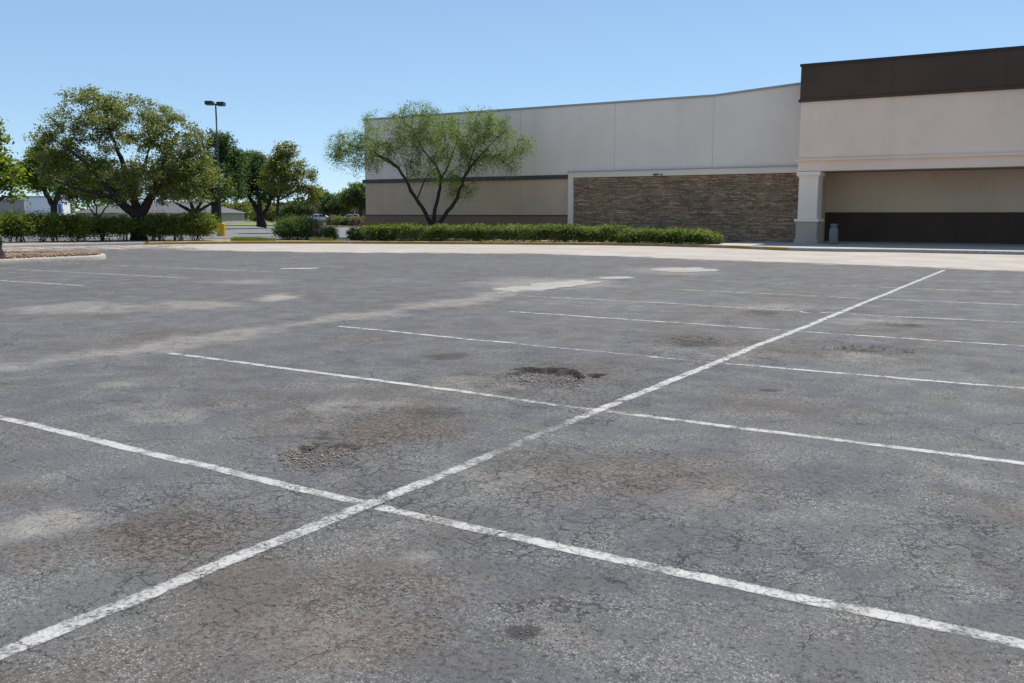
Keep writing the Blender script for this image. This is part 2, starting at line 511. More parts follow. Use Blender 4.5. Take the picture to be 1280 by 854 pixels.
# travelled band along the stall ends (runs with the aisle)
pb = np.array([gp(-120, 478), gp(0, 458), gp(200, 432), gp(330, 410), gp(470, 392), gp(600, 372), gp(700, 355)])
dmin = np.full_like(GX, 1e9)
for a, b in zip(pb[:-1], pb[1:]):
    ab = b-a; t = np.clip(((GX-a[0])*ab[0]+(GY-a[1])*ab[1])/(ab@ab), 0, 1)
    dmin = np.minimum(dmin, np.hypot(GX-a[0]-t*ab[0], GY-a[1]-t*ab[1]))
wear = np.maximum(wear, .52*(1-sstep(.05, .80, dmin+(fbm(GX*.9, GY*.9, 4)-.5)*1.1)))
for k, b in enumerate([(70, 652, 75, 26, .60), (190, 523, 65, 14, .38), (440, 508, 80, 18, .40), (345, 372, 28, 6, .8), (260, 380, 95, 8, .55),
        (90, 385, 120, 9, .5), (300, 352, 90, 4, .5), (480, 350, 60, 4, .3), (160, 480, 40, 9, .4), (420, 790, 150, 46, .45), (690, 355, 110, 9, .55), (850, 340, 90, 6, .5),
        (960, 383, 90, 8, .5), (1110, 402, 90, 7, .45), (640, 600, 90, 25, .40), (900, 620, 120, 30, .25), (520, 695, 50, 12, .35), (700, 790, 70, 22, .35),
        (300, 620, 90, 18, .2), (1050, 640, 140, 20, .25), (1180, 470, 120, 20, .2), (760, 380, 160, 10, .25), (430, 470, 120, 16, .25),
        (600, 480, 90, 14, .35), (900, 440, 120, 12, .3), (1080, 445, 80, 9, .45), (1190, 600, 120, 16, .2), (40, 600, 80, 14, .3)]):
    wear = np.maximum(wear, blob(*b, soft=.8, k=k, ns=1.3))
for k, b in enumerate([(505, 535, 105, 32, .85), (205, 665, 150, 50, .75), (400, 760, 220, 75, .46), (400, 566, 60, 22, .75), (700, 470, 110, 22, .45), (560, 446, 55, 9, .5),
        (840, 590, 200, 38, .45), (690, 590, 90, 40, .42), (870, 427, 70, 14, .50), (1090, 438, 75, 9, .5), (950, 393, 70, 8, .45), (1130, 405, 60, 6, .45),
        (960, 490, 110, 14, .25), (60, 690, 90, 30, .4), (655, 790, 45, 18, .4), (300, 700, 120, 40, .3), (1240, 700, 70, 30, .22), (780, 450, 70, 10, .35),
        (30, 620, 60, 14, .35), (540, 800, 160, 40, .22), (450, 600, 70, 25, .3)]):
    dirt = np.maximum(dirt, blob(*b, soft=.75, k=40+k, ns=1.2))
for k, b in enumerate([(654, 790, 28, 11, 1.25), (555, 446, 40, 6, .65), (868, 428, 40, 8, .75), (840, 812, 7, 4, 1.6), (700, 474, 50, 9, .45), (950, 637, 10, 3, .6), (395, 572, 40, 10, .35), (1080, 438, 44, 5, .75),
        (540, 516, 55, 11, .55), (190, 655, 90, 26, .5), (400, 735, 110, 30, .35), (960, 489, 18, 3, .9), (700, 489, 110, 10, .22), (1080, 640, 20, 4, .2), (780, 455, 40, 5, .4), (1130, 406, 34, 3.5, .75), (955, 391, 34, 4, .65)]):
    dark = np.maximum(dark, blob(*b, soft=.7, k=80+k, ns=.8))
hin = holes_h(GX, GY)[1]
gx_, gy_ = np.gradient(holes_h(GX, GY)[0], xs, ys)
slope = np.hypot(gx_, gy_)   # steep walls: dark binder plus painted undercut shade, blackest on far walls
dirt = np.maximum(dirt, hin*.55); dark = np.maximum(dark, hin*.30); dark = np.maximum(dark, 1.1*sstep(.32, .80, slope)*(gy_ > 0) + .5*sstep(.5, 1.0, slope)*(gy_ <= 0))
for k, b in enumerate([(700, 480, 170, 40, 1.0), (420, 560, 160, 50, 1.0), (300, 640, 200, 60, .7), (650, 600, 200, 60, .8), (880, 440, 140, 30, .8), (1080, 440, 140, 24, .8), (830, 690, 260, 60, .6), (1200, 690, 160, 70, .7), (500, 640, 200, 50, .8)]):
    crack = np.maximum(crack, blob(*b, soft=.9, k=120+k, ns=.8))
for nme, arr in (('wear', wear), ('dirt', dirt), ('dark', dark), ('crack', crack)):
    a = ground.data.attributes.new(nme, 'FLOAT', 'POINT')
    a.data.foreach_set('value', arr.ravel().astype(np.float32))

# ------------------------------------------------------------------ painted parking lines
CRK = [(ell(*b[:4]), b[4]) for b in [(700, 480, 170, 40, 1.0), (420, 560, 160, 50, 1.0), (300, 640, 200, 60, .7), (650, 600, 200, 60, .8), (880, 440, 140, 30, .8), (830, 690, 260, 60, .6), (500, 640, 200, 50, .8)]]
def parking_line(p0, p1, width, prof, lift=.0025):
    """a strip that follows the asphalt; prof = [(t, paint), ...]"""
    p0, p1 = np.array(p0, float), np.array(p1, float)
    L = np.hypot(*(p1-p0)); n = max(2, int(L/.06))
    t = np.linspace(0, 1, n+1)
    d = (p1-p0)/L; nr = np.array([-d[1], d[0]])
    offs = np.array([-1, -.72, 0, .72, 1])*width/2
    wob = (fbm(t*L*2.0+p0[0]*3, t*0+p0[1]*3, 3)-.5)*.018
    C = p0[None]+t[:, None]*(p1-p0)[None]
    P = C[:, None, :] + (offs[None, :]+wob[:, None])[..., None]*nr[None, None]
    Z = ground_h(P[..., 0], P[..., 1]) + lift
    V = np.concatenate([P, Z[..., None]], -1).reshape(-1, 3)
    k = len(offs); ix = np.arange((n+1)*k).reshape(n+1, k)
    F = np.stack([ix[:-1, :-1], ix[:-1, 1:], ix[1:, 1:], ix[1:, :-1]], -1).reshape(-1, 4)
    o = np_mesh("parking_line", V, F, M['paint'])
    tt = [a for a, _ in prof]; vv = [b for _, b in prof]
    op = np.repeat(np.interp(t, tt, vv)[:, None], k, 1)
    ed = np.repeat(np.array([1, .25, 0, .25, 1.])[None], n+1, 0)
    cr = np.zeros_like(op)
    for (c, r1, r2), am in CRK:
        u, v = loc_xy(P[..., 0], P[..., 1], c)
        cr = np.maximum(cr, am*(1-sstep(.1, 1.36, np.sqrt((u/r1)**2+(v/r2)**2))))
    for nme, arr in (('paint', op), ('edge', ed), ('crack', cr)):
        a = o.data.attributes.new(nme, 'FLOAT', 'POINT'); a.data.foreach_set('value', arr.ravel().astype(np.float32))
    return tag(o, kind="structure")
XM, W = -3.19, .098
parking_line((XM-.07, .3), (XM+.03, 28.7), .112, [(0, .95), (.12, .9), (.15, .8), (.175, .52), (.20, .50), (.215, .8), (.3, .92), (.6, .9), (1, .95)], .004)
left_rows = [(4.00, 3.775, -8.95, [(0, .9), (.93, .9), (1, .75)]), (6.90, 6.64, -8.89, [(0, .95), (.75, .9), (.9, .6), (1, .5)]), (9.85, 9.475, -8.95, [(0, .8), (.5, .85), (.6, .6), (1, .62)]),
    (12.79, 12.72, -7.9, [(0, .8), (.6, .85), (1, .72)]), (15.53, 15.36, -9.32, [(0, .8), (1, .78)]), (18.5, 18.35, -8.9, [(0, .35), (.4, .8), (1, .7)]), (21.4, 21.3, -8.9, [(0, .5), (1, .75)]), (24.3, 24.2, -8.9, [(0, .3), (1, .7)]), (27.1, 27.0, -8.9, [(0, .2), (1, .6)])]
for ya, yb, x0, pr in left_rows:
    parking_line((x0, ya), (XM-.02, yb), W, pr)
for k, (ya, yb) in enumerate([(3.77, 3.74), (6.635, 6.70), (9.47, 9.63), (12.71, 12.66), (15.36, 15.6), (18.35, 18.5), (21.3, 21.4), (24.2, 24.3), (27.0, 27.1)]):
    sp = [.88, .82, .78, .80, .80, .80, .78, .75, .7][k]
    parking_line((XM+.02, ya), (2.55, yb), W, [(0, sp*.8), (.12, sp*.95), (.3, sp), (1, sp)])
XF = -24.7
parking_line((XF, 9.0), (XF, 25.5), .12, [(0, .7), (1, .55)], .004)
for k, y in enumerate([9.55, 12.45, 15.3, 18.15, 21.0]):
    s = [.95, .95, .9, .85, .7][k]
    parking_line((-18.87, y+.02), (XF+.06, y-.12), W, [(0, s), (1, s*.9)])
    parking_line((XF-.06, y-.12), (-30.3, y-.15), W, [(0, s*.8), (1, s*.7)])
for k, y in enumerate([24.6, 27.4]):
    parking_line((-14.5, y), (-20.5, y-.1), W, [(0, .45), (1, .4)])

# ------------------------------------------------------------------ concrete drive and patches
def smooth_path(pts, step=.5):
    pts = [np.array(p, float) for p in pts]
    out = []
    P = [2*pts[0]-pts[1]] + pts + [2*pts[-1]-pts[-2]]
    for i in range(1, len(P)-2):
        a, b, c, d = P[i-1], P[i], P[i+1], P[i+2]
        n = max(2, int(np.hypot(*(c-b))/step))
        for k in range(n):
            t = k/n
            out.append(.5*((2*b)+(-a+c)*t+(2*a-5*b+4*c-d)*t*t+(-a+3*b-3*c+d)*t**3))
    out.append(pts[-1])
    return np.array(out)
def strip(name, A, B, z, mat, nz=6, rough_a=0.0, zb=None):
    n = len(A); rows = []
    for k in range(nz+1):
        t = k/nz
        p = A*(1-t)+B*t
        rows.append(p)
    P = np.stack(rows, 1)
    Z = np.full(P.shape[:2], z)
    if zb is not None: Z = Z + (zb-z)*np.linspace(0, 1, nz+1)[None]
    V = np.concatenate([P, Z[..., None]], -1).reshape(-1, 3)
    ix = np.arange(n*(nz+1)).reshape(n, nz+1)
    F = np.stack([ix[:-1, :-1], ix[:-1, 1:], ix[1:, 1:], ix[1:, :-1]], -1).reshape(-1, 4)
    return np_mesh(name, V, F, mat)

kerb_px = [(1440, 322), (1280, 319), (1130, 316), (1040, 314.8), (985, 313.6), (945, 312.0), (906, 310.4), (830, 308.2), (762, 307.0), (640, 306.0), (530, 305.4), (430, 304.9), (350, 304.8), (280, 305.0), (215, 305.6), (160, 306.4), (80, 308.0), (0, 310.0), (-90, 313.0), (-180, 317)]
kerb = smooth_path([gp(*p) for p in kerb_px], .35)
tang = np.gradient(kerb, axis=0); tang /= np.linalg.norm(tang, axis=1)[:, None]
back = np.stack([tang[:, 1], -tang[:, 0]], 1)

edge_px = [(1440, 347), (1280, 341.5), (1130, 336), (1000, 331.5), (900, 327.5), (820, 324.5), (740, 321.3), (660, 319.2), (560, 318), (460, 317.3), (370, 317), (280, 317), (180, 317.4), (100, 318), (0, 319.5), (-90, 322), (-180, 326)]
edge = smooth_path([gp(*p) for p in edge_px], .25)
# resample both to the same count
def resample(P, n):
    s = np.concatenate([[0], np.cumsum(np.linalg.norm(np.diff(P, axis=0), axis=1))]); s /= s[-1]
    t = np.linspace(0, 1, n)
    return np.stack([np.interp(t, s, P[:, 0]), np.interp(t, s, P[:, 1])], 1)
nA = 340  # rows of the drive
eA, kA = resample(edge, nA), resample(kerb + back*.02, nA)
eT = np.gradient(eA, axis=0); eT /= np.linalg.norm(eT, axis=1)[:, None]
ss_ = np.concatenate([[0], np.cumsum(np.linalg.norm(np.diff(eA, axis=0), axis=1))])
jag = (fbm(ss_*.35, ss_*0+3.3, 4)-.5)*1.6
eA = eA + jag[:, None]*np.stack([eT[:, 1], -eT[:, 0]], 1)
def mat_drive():
    N = NT("drive_concrete"); pos = N.pos()
    a = N.noise(pos, .5, 5, .65); b = N.noise(N.vmath('MULTIPLY', pos, (.5, 2.2, 1)), 1.3, 6, .75); f = N.noise(pos, 120, 3, .7)
    col = N.mix(N.rmp(a, .35, .65), (.31, .272, .238), (.37, .332, .295))
    col = N.mix(N.rmp(b, .50, .74, 0, .6), col, (.19, .168, .148))
    col = N.mix(.5, col, N.mix(f, (.6, .6, .6), (1.4, 1.4, 1.4)), 'MULTIPLY')
    m = N.rmp(N.math('ADD', N.attr('fade'), N.math('MULTIPLY', N.math('SUBTRACT', b, .5), 1.8)), .35, .60)
    p = N.bsdf(col, .85, .25, N.math('ADD', b, f), .25, .006)
    tr = N.n("ShaderNodeBsdfTransparent"); mx = N.n("ShaderNodeMixShader"); N.set(mx.inputs[0], m)
    N.t.links.new(tr.outputs[0], mx.inputs[1]); N.t.links.new(p, mx.inputs[2])
    return N.done(mx.outputs[0])
drv = strip("concrete_drive", eA, kA, .005, mat_drive(), 24)
fd = drv.data.attributes.new('fade', 'FLOAT', 'POINT')
tt_ = np.linspace(0, 1, 25)
fvv = np.repeat(np.interp(tt_, [0, .05, .16, .30], [0, .35, .7, 1.4])[None], nA, 0)
lft = sstep(430, 180, 640+1157*(eA[:, 0]*ca+eA[:, 1]*sa)/(-eA[:, 0]*sa+eA[:, 1]*ca))[:, None]   # thin, worn surfacing along the left island
fvv = fvv*(1-lft) + lft*np.interp(tt_, [0, .25, .6, 1], [0, .30, .50, .55])[None]
fd.data.foreach_set('value', fvv.ravel().astype(np.float32))
tag(drv, kind="structure")

def mat_patch():
    N = NT("worn_patch_concrete"); pos = N.pos()
    b = N.noise(pos, 1.6, 6, .75); f = N.noise(pos, 60, 3, .7)
    e = N.attr('fade')
    m = N.rmp(N.math('ADD', e, N.math('MULTIPLY', N.math('SUBTRACT', b, .5), 1.7)), .30, .62)
    col = N.mix(N.rmp(b, .35, .65), (.235, .222, .205), (.30, .287, .265))
    col = N.mix(.5, col, N.mix(f, (.6, .6, .6), (1.4, 1.4, 1.4)), 'MULTIPLY')
    p = N.bsdf(col, .85, .25, f, .2, .005)
    tr = N.n("ShaderNodeBsdfTransparent"); mx = N.n("ShaderNodeMixShader"); N.set(mx.inputs[0], m)
    N.t.links.new(tr.outputs[0], mx.inputs[1]); N.t.links.new(p, mx.inputs[2])
    return N.done(mx.outputs[0])
M['patch2'] = mat_patch()
def patch(px, py, rx, ry, sx=0.0, k=0, ns=.7):
    c, r1, r2 = ell(px, py, rx, ry)
    n = 72; a = np.linspace(0, 2*math.pi, n, endpoint=False)
    ro = 1 + (fbm(np.cos(a)*1.6+k*5+9, np.sin(a)*1.6+k*3+9, 4)-.5)*ns
    lv = np.array([.02, .3, .5, .7, .85, 1.0, 1.2, 1.45])
    rr = lv[:, None]*ro[None]
    u, v = np.cos(a)[None]*rr*r1, np.sin(a)[None]*rr*r2
    v = v + u*sx
    X, Y = c[0]+u*ca-v*sa, c[1]+u*sa+v*ca
    V = np.stack([X, Y, ground_h(X, Y)+.0075], -1).reshape(-1, 3)
    L = len(lv); ix = np.arange(L*n).reshape(L, n); ix2 = np.roll(ix, -1, 1)
    F = np.stack([ix[:-1], ix[1:], ix2[1:], ix2[:-1]], -1).reshape(-1, 4)
    o = np_mesh("concrete_patch", V, F, M['patch2'])
    at = o.data.attributes.new('fade', 'FLOAT', 'POINT')
    at.data.foreach_set('value', np.repeat(np.interp(lv, [0, .55, 1.0, 1.45], [1, .9, .4, 0])[:, None], n, 1).ravel().astype(np.float32))
    return tag(o, kind="structure")
patch(690, 357, 66, 5.0, sx=.95, k=1, ns=1.1)
patch(768, 347.5, 30, 1.6, k=2)
patch(855, 337.5, 46, 3.4, k=3)
patch(372, 336, 24, 1.0, k=4)

# ------------------------------------------------------------------ kerb, beds, walkway
def sweep(name, path, nrm, prof, mat, closed=False):
    k = len(prof); n = len(path)
    V = np.zeros((n, k, 3))
    for j, (o, z) in enumerate(prof):
        V[:, j, :2] = path + nrm*o; V[:, j, 2] = z
    ix = np.arange(n*k).reshape(n, k)
    F = np.stack([ix[:-1, :-1], ix[1:, :-1], ix[1:, 1:], ix[:-1, 1:]], -1).reshape(-1, 4)
    if closed:
        F2 = np.stack([ix[-1, :-1], ix[0, :-1], ix[0, 1:], ix[-1, 1:]], -1)
        F = np.concatenate([F, F2])
    return np_mesh(name, V.reshape(-1, 3), F, mat)
KP = [(0, 0), (.015, .11), (.05, .145), (.17, .15), (.17, 0)]
px_of = []
for q in kerb:   # bearing of every kerb point in the photo
    rr = q[0]*ca+q[1]*sa; fw = -q[0]*sa+q[1]*ca
    px_of.append(640 + 1157*rr/fw)
px_of = np.array(px_of)
i_split = int(np.argmin(np.abs(px_of-180)))
i_w = int(np.argmin(np.abs(px_of-985)))
tag(sweep("kerb", kerb[:i_w+1], back[:i_w+1], KP, M['kerb']), kind="structure")
tag(sweep("kerb", kerb[i_w:i_split+1], back[i_w:i_split+1], KP, M['kerby']), kind="structure")
tag(sweep("kerb", kerb[i_split:], back[i_split:], KP, M['kerb']), kind="structure")

# bed behind the kerb (soil); deep up to the wall on the right, a narrow island on the left
sel = px_of < 915
A = kerb[sel] + back[sel]*.17
D = np.interp(px_of[sel], [-400, 300, 400, 445, 470, 520, 900], [4.2, 3.8, 2.6, 2.4, 4.5, 7, 5.2])
B = A + back[sel]*D[:, None]
B[:, 1] = np.minimum(B[:, 1], 48.42)
tag(strip("planting_bed", A, B, .135, M['bed'], 8), kind="structure")
# step at the back of the left island
selL = px_of < 470
BL = (kerb+back*.17)[selL] + back[selL]*np.interp(px_of[selL], [-400, 300, 400, 445, 470, 520, 900], [4.2, 3.8, 2.6, 2.4, 4.5, 7, 5.2])[:, None]
tag(sweep("kerb", BL, -back[selL], [(0, 0), (.0, .15), (-.15, .15), (-.15, 0)], M['kerb']), kind="structure")

# walkway in front of the shop
selW = px_of >= 880
Aw = kerb[selW] + back[selW]*.17
Bw = Aw.copy(); Bw[:, 1] = 51.2
Bw[:, 0] = Aw[:, 0]
tag(strip("walkway", Aw, Bw, .145, M['walk'], 10), kind="structure")

# light lot behind the island
far = [at_d(-300, 60), at_d(470, 60), at_d(470, 118), at_d(-300, 118)]
mb = MB(); mb.add([(p[0], p[1], .006) for p in far], [(0, 1, 2, 3)])
tag(mb.build("back_lot", M['lot']), kind="structure")
# lawn far behind
lw = [at_d(-300, 119), at_d(372, 119), at_d(372, 175), at_d(-300, 175)]
mb = MB(); mb.add([(p[0], p[1], .10) for p in lw]+[(p[0], p[1], 0) for p in lw], [(0, 1, 2, 3), (4, 5, 1, 0), (5, 6, 2, 1)])
tag(mb.build("lawn", M['lawn']), kind="structure")
lw = [at_d(405, 108), at_d(475, 108), at_d(475, 135), at_d(405, 135)]
mb = MB(); mb.add([(p[0], p[1], .12) for p in lw]+[(p[0], p[1], 0) for p in lw], [(0, 1, 2, 3), (4, 5, 1, 0), (4, 0, 3, 7)])
tag(mb.build("far_bed", M['bed']), kind="structure")

# mulch island on the left of the aisle
isl_px = [(-160, 337.5), (-60, 333.8), (0, 331.0), (60, 328.3), (105, 326.2), (126, 324.8), (133, 323.2), (124, 321.8), (90, 320.6), (40, 320.0), (-60, 320.5), (-160, 323)]
isl = smooth_path([gp(*p) for p in isl_px], .12)
tg = np.gradient(isl, axis=0); tg /= np.linalg.norm(tg, axis=1)[:, None]
nin = np.stack([-tg[:, 1], tg[:, 0]], 1)
cen = isl.mean(0)
if np.sum((cen-isl[len(isl)//4])*nin[len(isl)//4]) < 0: nin = -nin
tag(sweep("kerb", isl, nin, [(0, 0), (.015, .12), (.05, .16), (.20, .165), (.22, .13)], M['kerb']), kind="structure")
inner = isl + nin*.2
nI = len(inner)
rows = [inner*(1-t)+ (inner[::-1]*.5+inner*.5)*t for t in np.linspace(0, 1, 9)]
P = np.stack(rows, 1)
dome = (np.linspace(0, 1, 9)**.7)[None]*.06 + (fbm(P[..., 0]*3, P[..., 1]*3, 3)-.5)*.06*(np.linspace(0, 1, 9) > 0)[None]
V = np.concatenate([P, (.14+dome)[..., None]], -1).reshape(-1, 3)
ix = np.arange(nI*9).reshape(nI, 9)
F = np.stack([ix[:-1, :-1], ix[:-1, 1:], ix[1:, 1:], ix[1:, :-1]], -1).reshape(-1, 4)
tag(np_mesh("mulch_island", V, F, M['mulch'], smooth=True), kind="structure")

# ------------------------------------------------------------------ loose gravel in the broken spots
def pebbles(name, pts, sizes, mat, kind="stuff"):
    base = np.array([(1,0,0),(-1,0,0),(0,1,0),(0,-1,0),(0,0,.7),(0,0,-.7)], float)
    fc = np.array([(0,2,4),(2,1,4),(1,3,4),(3,0,4),(2,0,5),(1,2,5),(3,1,5),(0,3,5)])
    n = len(pts)
    V = base[None]*(1+(rng.random((n, 6, 1))-.5)*.7)*sizes[:, None, None]*(1+(rng.random((n, 1, 3))-.5)*.7)
    an = rng.random(n)*6.28; c, s = np.cos(an)[:, None], np.sin(an)[:, None]
    V = np.stack([V[..., 0]*c-V[..., 1]*s, V[..., 0]*s+V[..., 1]*c, V[..., 2]], -1) + pts[:, None, :]
    F = (fc[None]+6*np.arange(n)[:, None, None]).reshape(-1, 3)
    o = np_mesh(name, V.reshape(-1, 3), F, mat)
    return tag(o, kind=kind)
pp, ss = [], []
for (px, py, rx, ry, n, smax) in [(690, 474, 60, 12, 500, .014), (400, 570, 55, 16, 500, .011), (505, 535, 90, 28, 500, .008), (868, 428, 50, 9, 250, .012), (1085, 438, 60, 6, 200, .012), (200, 660, 130, 45, 600, .006), (420, 770, 180, 60, 900, .0055), (700, 790, 60, 20, 150, .006), (980, 388, 60, 6, 120, .012), (640, 640, 560, 200, 900, .005), (662, 473, 14, 7, 120, .020)]:
    c, r1, r2 = ell(px, py, rx, min(ry, 60) if ry < 150 else 60)
    a = rng.random(n)*6.28; r = np.sqrt(rng.random(n))
    if ry > 150:
        u = (rng.random(n)-.6)*9; v = rng.random(n)*8
        X, Y = u*ca-(v+2.6)*sa, u*sa+(v+2.6)*ca
    else:
        u, v = np.cos(a)*r*r1, np.sin(a)*r*r2
        X, Y = c[0]+u*ca-v*sa, c[1]+u*sa+v*ca
    s = smax*(.35+.65*rng.random(n)**2)
    pp.append(np.stack([X, Y, ground_h(X, Y)+s*.4], 1)); ss.append(s)
pebbles("loose_gravel", np.concatenate(pp), np.concatenate(ss), M['gravel'])
# bark chips on the mulch island
n = 2600
t = rng.integers(0, nI, n); kk = rng.random(n)
C = inner[t]*(1-kk[:, None]*.5) + inner[::-1][t]*(kk[:, None]*.5)
pebbles("mulch_chips", np.concatenate([C, np.full((n, 1), .19)], 1), .02+.05*rng.random(n)**2, M['mulch'])

# ------------------------------------------------------------------ store building
YW, YB, YR = 48.5, 46.2, 51.0        # left wall, entrance block, recess wall
XL, XC = -41.35, -11.87              # left corner of the building, left corner of the block
XE = 10.0                            # right end of the block
store = empty("store_building", (XC, YW, 0))
tag(store, "long off white windowless store with stacked stone panel and dark brown parapet over a porch", "building")
off = (XC, YW, 0)
def part(mb, name, mat, parent=None, bevel=0):
    return mb.build(name, mat, parent or store, off, bevel=bevel)
# upper wall (with the sloped parapet by the block)
mb = MB()
XK = -17.05; ZP, ZP2 = 7.86, 8.22
mb.add([(XL,YW,3.70),(XK,YW,3.70),(XC+.3,YW,3.70),(XC+.3,YW,ZP2),(XK,YW,ZP),(XL,YW,ZP)], [(0,1,4,5),(1,2,3,4)])
mb.add([(XL,YW,0),(XL,YW+32,0),(XL,YW+32,ZP),(XL,YW,ZP)], [(0,3,2,1)])
mb.add([(XL,YW,7.5),(XE,YW+.5,7.5),(XE,YW+32,7.5),(XL,YW+32,7.5)], [(0,1,2,3)])
mb.add([(XL,YW+32,0),(XE,YW+32,0),(XE,YW+32,ZP),(XL,YW+32,ZP)], [(0,1,2,3)])
mb.add([(XE,YR,0),(XE,YW+32,0),(XE,YW+32,ZP),(XE,YR,ZP)], [(0,1,2,3)])
mb.add([(XL,YW+.3,ZP),(XK,YW+.3,ZP),(XC+.3,YW+.3,ZP2),(XC+.3,YW+.3,7.5),(XL,YW+.3,7.5)], [(0,1,2,3,4)])
part(mb, "upper_wall", M['white'])
mb = MB()   # coping
for (xa, za, xb, zb) in ((XL-.05, ZP, XK, ZP), (XK, ZP, XC+.3, ZP2)):
    y0, y1 = YW-.05, YW+.35
    mb.add([(xa,y0,za-.09),(xb,y0,zb-.09),(xb,y0,zb+.03),(xa,y0,za+.03),(xa,y1,za+.03),(xb,y1,zb+.03),(xb,y1,zb-.09),(xa,y1,za-.09)],
           [(0,1,2,3),(3,2,5,4),(4,5,6,7),(0,7,6,1),(0,3,4,7),(1,6,5,2)])
part(mb, "coping", M['capw'])
XFv = -25.72
mb = MB(); mb.box(XL, XFv+.1, YW+.004, YW+.3, 1.50, 3.72); part(mb, "lower_wall", M['tan'])
mb = MB(); mb.box(XL-.03, XFv+.02, YW-.04, YW+.2, 0, 1.50); part(mb, "wainscot", M['brown'])
mb = MB(); mb.box(XL-.05, XFv+.02, YW-.06, YW-.04, 1.44, 1.52); part(mb, "wainscot_cap", M['band'])
mb = MB(); mb.box(XL-.18, XFv+.03, YW-.09, YW+.1, 3.62, 3.86); part(mb, "band_course", M['band'])
for xj in (-33.6, -29.1, -22.85, -17.05):
    mb = MB(); mb.box(xj-.008, xj+.008, YW-.006, YW+.02, 4.0 if xj > XFv else 3.87, ZP-.1)
    part(mb, "panel_joint", M['joint'])
mb = MB(); mb.box(-29.115, -29.085, YW-.004, YW+.02, 1.53, 3.62); part(mb, "panel_joint", M['joint'])
mb = MB(); mb.box(-35.7, -35.67, YW-.004, YW+.02, 1.53, 3.62); part(mb, "panel_joint", M['joint'])
# frame round the stone panel
mb = MB(); mb.box(XFv, XFv+.33, YW-.22, YW+.2, 0, 3.67); mb.box(XFv, XC+.05, YW-.22, YW+.1, 3.67, 3.99)
part(mb, "stone_panel_frame", M['trim'], bevel=.012)
mb = MB(); mb.box(XFv-.02, XC+.05, YW-.27, YW+.05, 3.99, 4.03); part(mb, "frame_flashing", M['capw'])
mb = MB(); mb.box(-20.35, -20.05, YW-.26, YW-.22, 3.70, 3.79); mb.box(-19.95, -19.8, YW-.27, YW-.22, 3.71, 3.77); part(mb, "junction_box", M['band'])
# stacked stone: every stone laid in the one cladding mesh
x0, x1, zt = XFv+.33, XC+.12, 3.67
mb = MB(); mb.box(x0, x1, YW-.02, YW+.2, 0, zt)
z = .12
while z < zt-.02:
    hh = random.choice((.05, .06, .07, .085, .10)); hh = min(hh, zt-z)
    x = x0 - random.random()*.3
    while x < x1:
        ww = random.uniform(.12, .48)
        a, b = max(x0, x+.006), min(x1, x+ww-.006)
        h1, h2 = z+.005, z+hh-.005
        if b-a > .03:
            if random.random() < .22 and hh > .1:
                zm = z+hh*random.uniform(.4, .6)
                lst = [(h1, zm-.004), (zm+.004, h2)]
            else: lst = [(h1, h2)]
            for (za, zb) in lst:
                dp = random.uniform(.03, .085); tl = [random.uniform(-.018, .018) for _ in range(4)]
                y = YW-.02
                jz = random.uniform(-.006, .006)
                mb.add([(a,y,za),(b,y,za),(b,y,zb),(a,y,zb),(a+.008,y-dp+tl[0],za+.006),(b-.008,y-dp+tl[1],za+.006+jz),(b-.008,y-dp+tl[2],zb-.006+jz),(a+.008,y-dp+tl[3],zb-.006)],
                       [(4,5,6,7),(0,1,5,4),(1,2,6,5),(2,3,7,6),(3,0,4,7)])
        x += ww
    z += hh
part(mb, "stone_cladding", M['stone'])
# entrance block
ZS = 3.64
mb = MB(); mb.box(XC, XE, YB, YW+8, 4.22, 6.93); part(mb, "block_wall", M['pink'])
mb = MB(); mb.box(XC-.05, XE+.05, YB-.06, YW+8.1, 6.93, 8.62); part(mb, "brown_parapet", M['dbrown'])
mb = MB(); mb.box(XC-.11, XE+.1, YB-.12, YW+8.1, 6.93, 7.05); part(mb, "parapet_trim", M['dbrown'], bevel=.015)
mb = MB(); mb.box(XC-.10, XE+.1, YB-.11, YW+8.15, 8.60, 8.72); part(mb, "block_coping", M['cap'])
mb = MB(); mb.box(XC-.13, XE+.1, YB-.16, YW-.3, 4.12, 4.22); mb.box(XC-.06, XE+.1, YB-.08, YW-.3, 4.05, 4.12); part(mb, "ledge_trim", M['pink'], bevel=.012)
mb = MB(); mb.box(XC-.02, XE, YB-.02, YB+.9, ZS, 4.05); mb.box(XC-.02, XC+.5, YB+.9, YW+.1, ZS, 4.05); part(mb, "fascia_beam", M['pink'])
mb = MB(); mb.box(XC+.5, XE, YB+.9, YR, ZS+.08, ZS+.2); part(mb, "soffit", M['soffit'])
mb = MB(); mb.box(XC+.12, XE, YR, YR+.3, 1.66, ZS+.2); mb.box(XC+.12, XC+.3, YW+.1, YR, .1, ZS+.2); part(mb, "recess_wall", M['recess'])
mb = MB(); mb.box(XC+.3, XE, YR-.05, YR+.2, .1, 1.66); part(mb, "recess_wainscot", M['dbrown'])
mb = MB(); mb.box(XC+.3, XE, YR-.075, YR-.05, 1.46, 1.66); part(mb, "recess_rail", M['dbrown'])
mb = MB(); mb.box(XE-.3, XE, YB+.9, YR, .1, ZS+.2); part(mb, "end_wall", M['recess'])
mb = MB(); mb.box(XC+.95, XC+1.9, YB+1.0, YB+1.12, ZS+.01, ZS+.075); part(mb, "soffit_dark_strip", M['cap'])  # thin black strip just under the soffit, by the column
